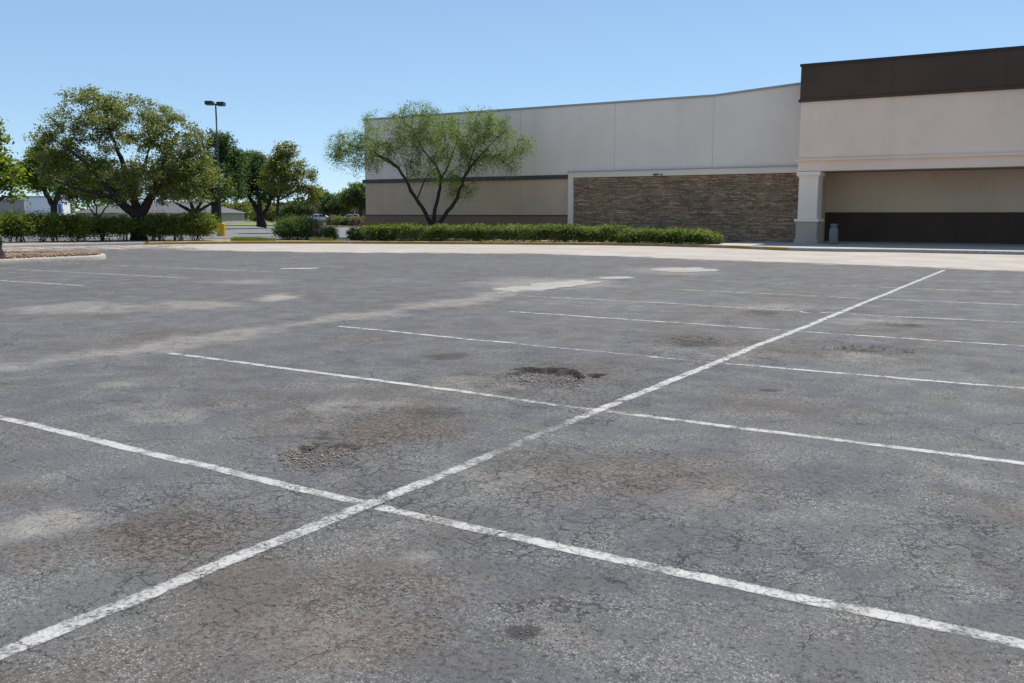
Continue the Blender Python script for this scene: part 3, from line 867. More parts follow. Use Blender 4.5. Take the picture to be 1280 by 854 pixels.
def column(xa):
    c = MB(); xb, y0, y1 = xa+.92, YB-.03, YB+.90
    c.box(xa, xb, y0, y1, 1.30, 3.40)
    col = part(c, "column", M['trim'], bevel=.012)
    c = MB(); c.box(xa-.10, xb+.10, y0-.10, y1+.08, 3.42, 3.62); c.box(xa-.05, xb+.05, y0-.05, y1+.04, 3.36, 3.42)
    part(c, "capital", M['trim'], col, bevel=.012); c2 = MB()
    c2.box(xa-.13, xb+.13, y0-.13, y1+.1, 1.20, 1.34); part(c2, "collar", M['trim'], col, bevel=.015)
    c3 = MB(); c3.box(xa-.05, xb+.05, y0-.06, y1+.04, .14, 1.20); part(c3, "plinth", M['plinth'], col, bevel=.012)
    c4 = MB(); c4.box(xa-.11, xb+.11, y0-.12, y1+.08, .13, .36); part(c4, "footing", M['plinth'], col, bevel=.015)
column(XC+.06)
column(XE-1.1)

# ash urn / litter bin beside the column
bx, by = gp(1041.5, 305.6, .15)
urn = empty("litter_bin", (bx, by, .145))
tag(urn, "grey concrete litter urn with narrow neck standing on the walkway beside the square column", "litter bin")
mb = MB(); mb.lathe([(.17, 0), (.20, .02), (.205, .08), (.205, .66), (.19, .72), (.15, .78), (.135, .82)], 28); mb.build("body", M['urn'], urn, smooth=True)
mb = MB(); mb.lathe([(.135, .82), (.14, .86), (.175, .90), (.18, .95), (.17, .97), (.10, .965)], 28); mb.build("rim", M['urn'], urn, smooth=True)

# ------------------------------------------------------------------ vegetation
def leaves_mesh(name, C, size, mat, parent, aspect=1.7, droop=.0, up=.35, seed=0):
    """rhombic leaf faces at points C (n,3)"""
    g = np.random.default_rng(seed)
    n = len(C)
    nrm = g.normal(size=(n, 3)); nrm[:, 2] = np.abs(nrm[:, 2])+up
    nrm /= np.linalg.norm(nrm, axis=1)[:, None]
    t = g.normal(size=(n, 3)); t[:, 2] -= droop
    t -= (t*nrm).sum(1)[:, None]*nrm
    t /= np.linalg.norm(t, axis=1)[:, None]+1e-9
    b = np.cross(nrm, t)
    L = (size*(.6+.8*g.random(n)))[:, None]
    Wd = L/aspect
    V = np.stack([C-t*L*.5, C+b*Wd*.5-nrm*L*.06, C+t*L*.5, C-b*Wd*.5-nrm*L*.06], 1).reshape(-1, 3)
    F = np.arange(n*4).reshape(n, 4)
    return np_mesh(name, V, F, mat, parent)

def make_tree(name, label, px, d, crown, limbs, leafmat, barkmat, nclus, nleaf, lsize, crad, base_z=.12, group=None, seed=1,
              sc=None, droop=0, rtip=.012, aspect=1.7, shell=.55, ry=.85, base_py=None, flat=.8, cat="tree"):
    """crown ellipses (px, py, rpx, rpy) and limb polylines (px, py, away, radius) are surveyed off the photo and put at depth d"""
    g = np.random.default_rng(seed)
    k = d/1157.0
    bx, by = at_d(px, d)
    root = empty(name, (bx, by, base_z), YAW)
    tag(root, label, cat, group)
    zz = lambda py: CAM_H - (py-267)*k - base_z
    # skeleton
    N_pos, N_par, N_rad = [], [], []
    chains = []
    def add(p, par, r):
        N_pos.append(np.array(p, float)); N_par.append(par); N_rad.append(r); return len(N_pos)-1
    for li, limb in enumerate(limbs):
        pts = [np.array([(a-px)*k, w, zz(b)]) for a, b, w, r in limb]; rr = [r for *_, r in limb]
        P3 = [2*pts[0]-pts[1]]+pts+[2*pts[-1]-pts[-2]]
        ch = []
        if li > 0:   # attach to nearest existing node
            dd = [np.linalg.norm(q-pts[0]) for q in N_pos]; par = int(np.argmin(dd)); ch.append(par)
        else: par = -1
        for i in range(len(pts)-1):
            a, b, c, e = P3[i], P3[i+1], P3[i+2], P3[i+3]
            n = max(2, int(np.linalg.norm(c-b)/.3))
            for j in range(n):
                if li > 0 and i == 0 and j == 0: continue
                t = j/n
                p = .5*((2*b)+(-a+c)*t+(2*a-5*b+4*c-e)*t*t+(-a+3*b-3*c+e)*t**3) + g.normal(size=3)*.025
                par = add(p, par, rr[i]*(1-t)+rr[i+1]*t); ch.append(par)
        par = add(pts[-1], par, rr[-1]); ch.append(par)
        chains.append(ch)
    # cluster centres
    w = np.array([c[2]*c[3] for c in crown], float); w /= w.sum()
    cl = []
    while len(cl) < nclus:
        c = crown[g.choice(len(crown), p=w)]
        v = g.normal(size=3); v /= np.linalg.norm(v)
        r = (shell+(1-shell)*g.random()) if g.random() < .75 else g.random()**.5
        rx, rz = c[2]*k, c[3]*k
        p = np.array([(c[0]-px)*k + v[0]*r*rx, v[1]*r*rx*ry, zz(c[1]) + v[2]*r*rz*(1 if v[2] > 0 else flat)])
        cl.append(p)
    cl = np.array(cl)
    start = len(limbs[0]) and 0
    arr = np.array(N_pos)
    lowz = zz(limbs[0][-1][1])*.85
    d0 = np.array([np.min(np.linalg.norm(arr-c, axis=1)) for c in cl])
    tw_pts, cl_out = [], []
    for ci in np.argsort(d0):
        c = cl[ci]
        arr = np.array(N_pos)
        dv = c-arr
        dist = np.linalg.norm(dv, axis=1)
        cost = dist + np.where(dv[:, 2] < 0, -dv[:, 2]*.5, 0) + np.where(arr[:, 2] < lowz, 3.0, 0)
        pa = int(np.argmin(cost)); L = dist[pa]
        n = max(1, int(L/.35)); ch = [pa]; par = pa
        bend = g.normal(size=3)*L*.10; bend[2] += L*.12
        for j in range(1, n+1):
            t = j/n
            p = arr[pa]+(c-arr[pa])*t + bend*4*t*(1-t)*.6 + g.normal(size=3)*.03*(t < 1)
            par = add(p, par, 0); ch.append(par)
            if t > .35: tw_pts.append(p)
        chains.append(ch); cl_out.append(c)
    # pipe-model radii
    cnt = np.zeros(len(N_pos))
    kids = [0]*len(N_pos)
    for p in N_par:
        if p >= 0: kids[p] += 1
    for i in range(len(N_pos)-1, -1, -1):
        if kids[i] == 0: cnt[i] += 1
        if N_par[i] >= 0: cnt[N_par[i]] += cnt[i]
    rad = [max(N_rad[i], rtip*cnt[i]**.42 if N_rad[i] == 0 else 0) for i in range(len(N_pos))]
    mb = MB()
    for ch in chains:
        rr = [rad[i] for i in ch]
        if len(rr) > 1 and rr[0] > rr[1]*1.6: rr[0] = rr[1]*1.15
        mb.tube([N_pos[i] for i in ch], rr, 8 if rr[min(1, len(rr)-1)] > .06 else 5)
    # root flare
    mb.build("trunk", barkmat, root, smooth=True)
    tw = np.array(tw_pts) if tw_pts else np.zeros((0, 3))
    cs = np.array(cl_out)
    n1 = int(nleaf*.8)
    dens = .45+1.1*g.random(len(cs)); pr = dens/dens.sum()
    ids = g.choice(len(cs), n1, p=pr)
    rs = crad*(.7+.6*g.random(len(cs)))
    P = cs[ids] + np.clip(g.normal(size=(n1, 3)), -1.7, 1.7)*rs[ids][:, None]*np.array([.62, .62, .40])
    if droop: P[:, 2] -= np.abs(g.normal(size=n1))*droop*rs[ids]
    if len(tw):
        n2 = nleaf-n1
        P2 = tw[g.choice(len(tw), n2)] + g.normal(size=(n2, 3))*crad*.28
        if droop: P2[:, 2] -= np.abs(g.normal(size=n2))*droop*.4*crad
        P = np.concatenate([P, P2])
    leaves_mesh("crown", P, lsize, leafmat, root, aspect, droop, seed=seed)
    return root

# big spreading oak on the left
make_tree("oak_tree", "largest spreading tree with wide olive crown and dark forked trunk rising through the left hedge", 172, 51,
    [(125, 150, 52, 34), (175, 160, 55, 34), (85, 180, 38, 34), (222, 178, 40, 36), (235, 215, 38, 34), (170, 205, 75, 40), (105, 220, 48, 32), (205, 240, 60, 20), (125, 133, 28, 18), (150, 245, 40, 14), (166, 138, 30, 20), (205, 150, 26, 20), (66, 168, 20, 18), (252, 215, 24, 32), (245, 240, 26, 16), (190, 225, 60, 26), (75, 205, 24, 26), (60, 185, 18, 18)],
    [[(172, 301, 0, .52), (172, 292, 0, .40), (173, 280, 0, .37), (173, 268, 0, .38)],
     [(173, 270, 0, .28), (160, 258, -.3, .24), (148, 240, -.7, .19), (130, 215, -1.0, .13), (105, 190, -1.4, .055), (86, 174, -1.6, .02)],
     [(173, 268, 0, .26), (163, 240, .3, .19), (152, 205, .5, .14), (143, 175, .4, .09), (135, 140, .2, .045)],
     [(174, 268, 0, .28), (186, 250, .2, .23), (197, 222, .5, .17), (210, 190, .7, .11), (222, 165, .9, .06)],
     [(190, 245, .2, .16), (215, 225, -.8, .12), (238, 214, -1.6, .06), (248, 206, -2.0, .02)],
     [(165, 240, .3, .14), (170, 210, 1.4, .11), (176, 175, 2.0, .06)],
     [(155, 250, -.4, .13), (125, 240, -1.6, .09), (95, 228, -2.2, .05)]],
    M['oak'], M['oakbark'], 660, 60000, .120, .37, seed=11, shell=.40, rtip=.010)
# mesquite in front of the shop wall
make_tree("mesquite_tree", "airy light green tree with several slender leaning trunks in front of the off white wall", 540, 53.5,
    [(490, 180, 52, 30), (455, 190, 40, 26), (560, 175, 55, 32), (610, 185, 46, 32), (530, 160, 48, 24), (432, 178, 20, 22), (620, 160, 28, 18), (478, 150, 24, 12), (575, 232, 26, 22), (640, 195, 22, 20), (545, 205, 50, 24), (522, 142, 34, 12), (602, 146, 26, 14), (418, 190, 14, 16), (652, 182, 14, 14)],
    [[(540, 300, 0, 0.208), (540, 290, 0, 0.168), (539, 280, 0, 0.152)],
     [(539, 281, 0, 0.136), (530, 262, -.1, 0.112), (515, 240, -.3, 0.096), (505, 218, -.5, 0.080), (488, 202, -.6, 0.060), (465, 190, -.7, 0.032)],
     [(537, 276, 0, 0.104), (524, 255, .4, 0.080), (514, 240, .7, 0.072), (508, 225, .9, 0.040), (505, 205, 1.0, 0.024)],
     [(541, 281, 0, 0.136), (545, 255, .2, 0.104), (551, 228, .3, 0.088), (545, 208, .2, 0.064), (530, 190, 0, 0.040), (518, 165, -.2, 0.024)],
     [(551, 226, .3, 0.072), (560, 205, .6, 0.056), (570, 180, .8, 0.036), (573, 155, .9, 0.020)],
     [(543, 286, 0, 0.136), (556, 270, -.2, 0.112), (572, 248, -.4, 0.100), (581, 225, -.5, 0.080), (594, 205, -.7, 0.064), (606, 192, -.8, 0.036), (618, 180, -1, 0.016)],
     [(583, 222, -.5, 0.064), (590, 195, .3, 0.044), (600, 165, .8, 0.024)],
     [(526, 243, 0, 0.048), (531, 226, .1, 0.036)],
     [(505, 218, -.5, 0.056), (480, 200, .6, 0.040), (445, 185, 1.0, 0.024)]],
    M['mesq'], M['oakbark'], 760, 64000, .095, .34, seed=23, droop=.9, aspect=2.6, rtip=.009, shell=.4, flat=.9)
# young tree at the frame's left edge (its trunk stands in the mulch island)
make_tree("young_tree", "yellow green broad leaved tree growing from the mulch island at the far left", -6, 29.5,
    [(-30, 200, 46, 40), (6, 218, 24, 26), (-70, 210, 50, 45), (-4, 190, 20, 20), (20, 245, 18, 10), (-40, 160, 50, 26)],
    [[(-6, 325, 0, .22), (-7, 312, 0, .165), (-10, 290, 0, .15), (-14, 262, 0, .14)],
     [(-14, 264, 0, .10), (2, 250, -.2, .08), (16, 246, -.4, .04), (28, 248, -.5, .015)],
     [(-14, 262, 0, .11), (-20, 225, .2, .08), (-18, 190, .2, .05)],
     [(-14, 262, 0, .10), (-45, 235, .2, .07), (-75, 205, .3, .04)],
     [(-17, 245, 0, .07), (4, 220, .1, .05), (16, 195, .2, .03)]],
    M['lime'], M['bark'], 230, 9500, .14, .30, seed=5, base_z=.15)
# trees beyond the hedge
G = "shade trees beyond the hedge"
def simple(px, by, fork, spread, r, d):
    h = by-fork
    L = [[(px, by, 0, r*1.3), (px, by-h*.3, 0, r), (px+1, fork, 0, r*.9)]]
    for s, wy in ((-1, .3), (-.35, -.8), (.4, .8), (1, -.2)):
        L.append([(px+1, fork, 0, r*.7), (px+s*spread*.4, fork-h*.7, wy, r*.5), (px+s*spread*.85, fork-h*1.5, wy*1.8, r*.22)])
    return L
make_tree("shade_tree", "lime green shade tree with dark trunk against the white building", 67, 70,
    [(60, 215, 36, 26), (40, 225, 26, 20), (85, 225, 28, 22), (62, 200, 26, 16)], simple(67, 286, 258, 26, .26, 70), M['lime'], M['oakbark'], 237, 17100, .17, .45, seed=31, group=G)
make_tree("shade_tree", "small dark tree with thin forked stems just left of the big oak trunk", 120, 66,
    [(115, 228, 40, 26), (95, 240, 28, 18), (142, 238, 30, 18), (118, 215, 30, 16)],
    [[(121, 287, 0, .10), (121, 278, 0, .09), (121, 272, 0, .09)], [(121, 273, 0, .07), (112, 262, .2, .055), (104, 248, .4, .03)], [(121, 273, 0, .07), (122, 258, -.3, .05), (120, 240, -.5, .03)], [(121, 273, 0, .07), (130, 262, .1, .055), (140, 248, .2, .03)]],
    M['dark'], M['bark'], 237, 18050, .15, .42, seed=32, group=G)
make_tree("shade_tree", "low branching tree with several dark limbs behind the right end of the left hedge", 243, 74,
    [(240, 238, 44, 18), (215, 232, 30, 20), (268, 235, 26, 18), (240, 220, 38, 18)],
    [[(243, 286, 0, .34), (243, 275, 0, .30), (243, 267, 0, .28)], [(242, 268, 0, .18), (232, 261, .2, .14), (218, 254, .4, .08)], [(243, 267, 0, .18), (240, 252, -.3, .12), (236, 238, -.5, .06)], [(244, 268, 0, .18), (254, 260, .2, .13), (268, 253, .4, .07)], [(243, 267, 0, .16), (249, 250, .9, .1), (256, 236, 1.2, .05)]],
    M['green'], M['oakbark'], 210, 17100, .17, .5, seed=33, group=G)
make_tree("shade_tree", "tall dark green tree with a straight trunk beside the lamp post", 269, 92,
    [(280, 195, 24, 22), (275, 225, 36, 26), (292, 205, 18, 22), (262, 215, 24, 24), (285, 240, 28, 16), (278, 178, 18, 12)], simple(269, 286, 240, 26, .42, 92), M['dark'], M['oakbark'], 266, 20900, .21, .6, seed=34, group=G)
make_tree("shade_tree", "rounded dark green tree with a V shaped trunk standing on the lawn edge", 324, 100,
    [(322, 215, 34, 24), (305, 228, 30, 22), (342, 225, 26, 24), (325, 240, 40, 15), (322, 203, 22, 13)],
    [[(326, 284.5, 0, .60), (326, 277, 0, .46), (325, 268, 0, .42)], [(325, 269, 0, .34), (318, 257, .3, .26), (306, 240, .6, .12)], [(325, 268, 0, .30), (326, 250, -.4, .2), (324, 230, -.6, .1)], [(327, 271, 0, .26), (335, 258, .2, .2), (342, 238, .4, .1)]],
    M['dark'], M['oakbark'], 308, 24700, .22, .62, seed=35, group=G)
make_tree("shade_tree", "slim yellowish tree with a thin reddish trunk behind the rounded shrub", 347, 76,
    [(362, 210, 26, 24), (378, 230, 24, 22), (350, 228, 26, 24), (362, 192, 14, 14), (385, 245, 18, 14), (352, 205, 14, 14)],
    [[(347, 288, 0, .16), (347, 270, 0, .14), (348, 250, 0, .13)], [(348, 252, 0, .09), (356, 225, .2, .07), (362, 190, .3, .03)], [(348, 252, 0, .08), (368, 240, -.2, .06), (385, 228, -.4, .03)], [(348, 250, 0, .08), (344, 232, .3, .06), (340, 218, .4, .03)]],
    M['yellow'], M['bark'], 210, 12350, .16, .42, seed=36, group=G)
make_tree("shade_tree", "green tree with a thin trunk next to the corner of the store", 450, 118,
    [(447, 245, 17, 15), (436, 248, 14, 13), (458, 252, 15, 14), (448, 238, 12, 8)], simple(450, 283, 264, 13, .22, 118), M['green'], M['oakbark'], 154, 12350, .24, .6, seed=37, group=G)
make_tree("shade_tree", "smaller dark rounded tree standing left of the corner tree in front of the brick building", 421, 124,
    [(421, 255, 17, 13), (412, 260, 12, 10), (430, 258, 12, 11)], simple(421, 281, 270, 12, .18, 124), M['dark'], M['oakbark'], 125, 10450, .24, .55, seed=38, group=G)
make_tree("shade_tree", "low dark evergreen tree half hiding the brick building", 371, 132,
    [(371, 262, 18, 11), (361, 266, 12, 8), (382, 264, 11, 9)], simple(371, 282, 273, 10, .2, 132), M['dark'], M['oakbark'], 125, 10450, .25, .55, seed=39, group=G)
make_tree("shade_tree", "pale distant tree rising over the brick building roof", 404, 172,
    [(402, 246, 12, 9), (408, 252, 10, 10), (396, 250, 9, 8)], simple(404, 279, 262, 8, .22, 172), M['green'], M['oakbark'], 84, 6650, .30, .6, seed=40, group=G)

# shrubs and hedges -----------------------------------------------------
def shrub(name, label, px, d, wpx, top, bot, mat, n, ls, seed, depth=1.0, stems=7, group=None, base_z=.13, clear=.30, cat="shrub", box=.7):
    """rounded or clipped shrub with bare stems at its foot"""
    g = np.random.default_rng(seed)
    k = d/1157.0
    bx, by = at_d(px, d)
    root = empty(name, (bx, by, base_z), YAW)
    tag(root, label, cat, group)
    H = CAM_H-(top-267)*k-base_z; Wd = wpx*k/2
    lo = H*clear
    P = []
    # clumps inside the envelope, denser at its skin
    nc = max(10, int(n/55))
    v = g.normal(size=(nc, 3)); v /= np.linalg.norm(v, axis=1)[:, None]
    e = np.sign(v)*np.abs(v)**box                # squarish
    e /= np.maximum(1, np.abs(e).max(1))[:, None]
    r = .55+.45*g.random(nc)
    C = e*r[:, None]*np.array([Wd*.92, depth*.5, (H-lo)*.46]) + np.array([0, 0, (H+lo)/2])
    C[:, 2] += (g.random(nc)-.5)*.12*H
    ids = g.integers(0, nc, n)
    rr = (.10+.10*g.random(nc))*max(.5, min(1.4, H))
    Q = C[ids] + g.normal(size=(n, 3))*rr[ids][:, None]*np.array([1, 1, .75])
    Q = Q[Q[:, 2] > .03]
    leaves_mesh("foliage", Q, ls, mat, root, 1.8, 0, .2, seed)
    mb = MB()
    for i in range(stems):
        x0 = (g.random()-.5)*Wd*.9; y0 = (g.random()-.5)*depth*.4
        for j in range(2):
            c = C[g.integers(0, nc)]
            x1, y1, z1 = x0+(c[0]-x0)*.6, y0+(c[1]-y0)*.6, max(c[2], lo)
            mb.tube([(x0, y0, -.03), ((x0*2+x1)/3+g.normal()*.04, (y0*2+y1)/3, z1*.4), (x1, y1, z1)], [.022, .016, .008], 5)
    mb.build("stems", M['stem'], root)
    return root
GH = "shrubs of the clipped hedge under the oak"
hx = [(-22, 50, 268, 300), (20, 54, 268, 301), (58, 50, 267, 301), (96, 48, 268, 301), (130, 38, 269, 302), (152, 34, 270, 302), (196, 40, 269, 301), (220, 34, 270, 301), (246, 42, 268, 301)]
hl = ["clipped green shrub at the left end of the hedge beside the mulch island", "clipped dense shrub of the left hedge in front of the beige building",
      "clipped dense shrub of the left hedge in front of the white building", "clipped dense shrub of the left hedge below the small dark tree",
      "thin leggy shrub of the left hedge with bare stems showing", "loose shrub touching the left side of the oak trunk",
      "clipped shrub just right of the oak trunk", "leggy shrub with gaps at its foot, second right of the oak trunk", "rounded bright green shrub ending the hedge near the lamp post"]
for i, (px, w, top, bot) in enumerate(hx):
    dd = float(np.interp(px, [-30, 0, 160, 280], [46.5, 47.3, 50.0, 51.0]))
    thin = i in (4, 5, 7)
    shrub("hedge_shrub", hl[i], px, dd, w, top+[3.5, .5, 2, 3, 5, 4, 2, 4, 1.5][i], bot, M['shrub'], 11000 if not thin else 5500, .095, 60+i, depth=1.3, stems=9, group=GH, clear=.26 if not thin else .36, box=.72)
shrub("round_shrub", "large rounded dark green shrub in the island right of the lamp post", 371, 52.2, 58, 272, 302, M['green'], 16000, .085, 81, depth=2.2, stems=6, clear=.06, box=.8)
shrub("dry_shrub", "dry tan shrub with bare twigs beside the rounded shrub", 397, 52.0, 24, 276, 302, M['dry'], 2600, .07, 82, depth=.9, stems=12, clear=.08)
shrub("small_shrub", "small dark green shrub at the right end of the island", 412, 51.3, 18, 284, 302, M['green'], 3500, .08, 83, depth=.8, stems=4, clear=.05)
shrub("small_shrub", "loose leafy shrub at the left end of the long low hedge", 445, 51.0, 26, 285, 303, M['green'], 3200, .09, 84, depth=1.0, stems=5, clear=.05)

def hedge(name, label, pxa, pxb, z_top, mat, n, ls, seed, o0=.55, o1=1.9):
    g = np.random.default_rng(seed)
    order = np.argsort(px_of)
    c0 = (pxa+pxb)/2
    base = np.array([np.interp(c0, px_of[order], kerb[order, 0]), np.interp(c0, px_of[order], kerb[order, 1])])
    root = empty(name, (base[0], base[1], .13)); tag(root, label, "hedge")
    nc = n//40
    q = pxa+(pxb-pxa)*g.random(nc)
    K = np.stack([np.interp(q, px_of[order], kerb[order, i]) for i in (0, 1)], 1)
    Bk = np.stack([np.interp(q, px_of[order], back[order, i]) for i in (0, 1)], 1)
    o = o0+(o1-o0)*g.random(nc)
    xy = K+Bk*o[:, None]
    ht = z_top*(.70+.56*fbm(q*.09, o*1.2+seed, 3)) * np.interp(q, [pxa, pxa+6, pxb-10, pxb], [.8, 1, 1, .75])
    zc = ht*np.where(g.random(nc) < .55, .80+.2*g.random(nc), g.random(nc)**.8)
    C = np.stack([xy[:, 0]-base[0], xy[:, 1]-base[1], zc], 1)
    ids = g.integers(0, nc, n)
    Q = C[ids]+g.normal(size=(n, 3))*np.array([.13, .13, .085])
    Q = Q[Q[:, 2] > .02]
    leaves_mesh("foliage", Q, ls, mat, root, 1.9, 0, .25, seed)
    return root
hedge("long_hedge", "long low bright green hedge along the kerb under the mesquite and store wall", 448, 796, .74, M['hedge'], 60000, .10, 91)
hedge("low_hedge", "lower short green hedge in front of the stone panel ending near the walkway", 772, 884, .54, M['hedge'], 24000, .095, 92, .35, 1.3)

# weeds by the kerb
def tuft_field(name, pts, h, mat, kind):
    n = len(pts)
    a = rng.random(n)*6.28; hh = h*(.4+.8*rng.random(n)); w = .008+.006*rng.random(n)
    dx, dy = np.cos(a), np.sin(a); ln = rng.normal(size=(n, 2))*.35*hh[:, None]
    A = pts + np.stack([-dx*w, -dy*w, 0*w], 1); B = pts+np.stack([dx*w, dy*w, 0*w], 1)
    T = pts+np.stack([ln[:, 0], ln[:, 1], hh], 1)
    V = np.stack([A, B, T], 1).reshape(-1, 3)
    return tag(np_mesh(name, V, np.arange(n*3).reshape(n, 3), mat), kind=kind)
def along(pxa, pxb, o0, o1, n):
    order = np.argsort(px_of); q = pxa+(pxb-pxa)*rng.random(n)
    K = np.stack([np.interp(q, px_of[order], kerb[order, i]) for i in (0, 1)], 1)
    Bk = np.stack([np.interp(q, px_of[order], back[order, i]) for i in (0, 1)], 1)
    xy = K+Bk*(o0+(o1-o0)*rng.random(n))[:, None]
    return np.concatenate([xy, np.full((n, 1), .135)], 1)
tuft_field("grass", np.concatenate([along(286, 322, .3, 1.6, 2600), along(385, 412, .25, 1.0, 600), along(322, 340, .3, .8, 300)]), .22, M['grass'], "stuff")

# far shrubs on the lawn and in the far bed
GF = "yellow green bushes behind the lawn"
for i, (px, w, top, d, m, lb) in enumerate([(296, 40, 252, 158, 'yellow', "broad yellow green bush behind the lawn near the lamp post"), (322, 42, 250, 166, 'oak', "tall olive bush behind the V trunk tree"), (345, 34, 258, 158, 'yellow', "yellowish bush right of the V trunk tree"),
        (275, 26, 262, 150, 'green', "low green bush left of the lamp post on the lawn")]):
    shrub("bush", lb, px, d, w, top, 280, M[m], 7000, .26, 130+i, depth=4, stems=4, group=GF, base_z=.1, clear=.02)
for i, (px, w, top, d, m, lb) in enumerate([(426, 18, 272, 112, 'oak', "low olive bush in the far bed, leftmost there"), (436, 14, 271.5, 112, 'dark', "dark rounded bush in the middle of the far bed"), (446, 14, 272, 111, 'dry', "dry pale bush under the corner tree"), (416, 14, 272, 113, 'dry', "dry pale grass clump at the far bed's left end"), (455, 14, 272, 112, 'green', "small green bush against the store corner in the far bed")]):
    shrub("bush", lb, px, d, w+4, top-1.2, 283, M[m], 2600, .16, 150+i, depth=1.5, stems=3, group="low bushes in the far bed", clear=.02)
# sago palm
px, d = 203, 74
bx, by = at_d(px, d)
palm = empty("sago_palm", (bx, by, .02), YAW); tag(palm, "pale green fan of palm fronds behind the hedge right of the oak trunk", "palm")
mb = MB(); mb.tube([(0, 0, 0), (.02, 0, .5), (0, 0, .95)], [.17, .16, .13], 10); mb.build("trunk", M['bark'], palm)
mb = MB()
for i in range(34):
    a = i*2.399; el = random.uniform(.35, 1.35); L = random.uniform(.9, 1.35)
    pts = []
    for j in range(6):
        t = j/5; rr = L*t*math.cos(el); zz_ = .95+L*t*math.sin(el)-.55*t*t*L
        pts.append(Vector((rr*math.cos(a), rr*math.sin(a), zz_)))
    sd = Vector((-math.sin(a), math.cos(a), 0))
    for j in range(5):
        for s in (-1, 1):
            for q in (0, .5):
                p = pts[j].lerp(pts[j+1], q); t = (pts[j+1]-pts[j]).normalized()
                tip = p+sd*s*.20+t*.16-Vector((0, 0, .03))
                mb.add([p-t*.018, p+t*.018, tip], [(0, 1, 2)])
mb.build("fronds", M['lime'], palm)

# ------------------------------------------------------------------ lamp post, small posts
px, d = 275.5, 66.0
bx, by = at_d(px, d); k = d/1157
lp = empty("lamp_post", (bx, by, 0), YAW); tag(lp, "tall dark parking lot lamp post with two box lamps on a yellow painted base", "lamp post")
mb = MB(); mb.lathe([(.30, 0), (.30, .86), (.28, .90)], 24); mb.build("base", M['yel'], lp)
top = CAM_H+(267-133)*k
mb = MB(); mb.tube([(0, 0, .88), (0, 0, top*.5), (0, 0, top)], [.075, .065, .05], 10); mb.build("pole", M['pole'], lp, smooth=True)
mb = MB(); mb.box(-.03, .03, -.2, .45, top-.10, top-.02); mb.box(-.35, .3, -.04, .04, top-.10, top-.02); mb.build("arm", M['pole'], lp)
for s, y0 in ((-.60, -.3), (.04, .25)):
    mb = MB(); mb.box(s-.02, s+.50, y0-.22, y0+.36, top-.12, top+.13)
    lh = mb.build("lamp_head", M['pole'], lp, bevel=.03)
    mb = MB(); mb.box(s+.02, s+.48, y0-.16, y0+.30, top-.145, top-.122); mb.build("lens", M['lens'], lh)
px, d = 390.5, 105
bx, by = at_d(px, d)
po = empty("thin_post", (bx, by, 0), YAW); tag(po, "thin dark post standing behind the rounded shrub in front of the brick building", "post")
mb = MB(); mb.lathe([(.14, 0), (.14, .03), (.055, .05), (.05, 3.9), (.06, 3.92), (.06, 3.97)], 10); mb.build("pole", M['pole'], po)
mb = MB(); mb.box(-.12, .12, -.05, .05, 3.97, 4.12); mb.build("cap", M['pole'], po, bevel=.02)
px, d = 293, 150
bx, by = at_d(px, d)
po = empty("marker_post", (bx, by, .1), YAW); tag(po, "small white marker post on the lawn edge in front of the yellow green bushes", "post")
mb = MB(); mb.lathe([(.11, 0), (.11, 1.0), (.13, 1.02), (.13, 1.12), (.05, 1.16)], 12); mb.build("post", M['fwhite'], po)

# ------------------------------------------------------------------ far buildings
def far_building(name, label, pxa, pxb, d, top, mat, depth, parts):
    bx, by = at_d((pxa+pxb)/2, d); k = d/1157
    w = (pxb-pxa)*k/2; H = CAM_H+(267-top)*k
    r = empty(name, (bx, by, 0), YAW); tag(r, label, "building")
    mb = MB(); mb.box(-w, w, 0, depth, 0, H); mb.build("wall", mat, r)
    for p in parts:
        mb = MB()
        if p[0] == 'roof':
            z0, z1, ov = H-.02, H+p[1], .4
            mb.add([(-w-ov,-ov,z0),(w+ov,-ov,z0),(w+ov,depth+ov,z0),(-w-ov,depth+ov,z0),(-w+depth*.3,depth*.5,z1),(w-depth*.3,depth*.5,z1)],
                   [(0,1,5,4),(1,2,5),(2,3,4,5),(3,0,4),(0,3,2,1)])
            mb.build("roof", M['roof'], r)
        elif p[0] == 'parapet':
            mb.box(-w-.08, w+.08, -.08, depth+.08, H, H+p[1]); mb.build("coping", M[p[2]], r)
        elif p[0] == 'band':
            mb.box(-w-.03, w+.03, -.05, depth, p[1], p[2]); mb.build("band", M[p[3]], r)
        elif p[0] == 'window':
            mb.box(p[1], p[2], -.06, .1, p[3], p[4]); wn = mb.build("window", M['trim'], r)
            mb = MB(); mb.box(p[1]+.08, p[2]-.08, -.065, .0, p[3]+.08, p[4]-.08); mb.build("pane", M['glass'], wn)
        elif p[0] == 'awning':
            mb.add([(p[1],-1.4,p[3]-.5),(p[2],-1.4,p[3]-.5),(p[2],-.01,p[3]),(p[1],-.01,p[3]),(p[1],-1.4,p[3]-.6),(p[2],-1.4,p[3]-.6)], [(0,1,2,3),(4,5,1,0)])
            mb.build("awning", M['fwhite'], r)
        elif p[0] == 'sign':
            mb.box(p[1], p[2], -.09, 0, p[3], p[4]); mb.build("sign_panel", M['blue'], r)
    return r
far_building("beige_building", "flat beige building wall behind the left end of the hedge", -120, 31, 92, 249.5, M['beige'], 3, [('parapet', .12, 'capw'), ('band', 0, .95, 'tan')])
far_building("white_building", "white flat roofed building with a blue panel behind the lime green tree", 32, 79, 90, 247, M['fwhite'], 1.5, [('sign', 1.42, 1.66, 1.7, 2.5), ('parapet', .12, 'capw')])
far_building("grey_roofed_house", "long low building with a grey roof seen between the trees behind the hedge", 94, 268, 125, 266, M['beige'], 14,
    [('roof', 1.6)] + [('window', -7+3.4*i, -5.6+3.4*i, .6, 1.6) for i in range(4)])
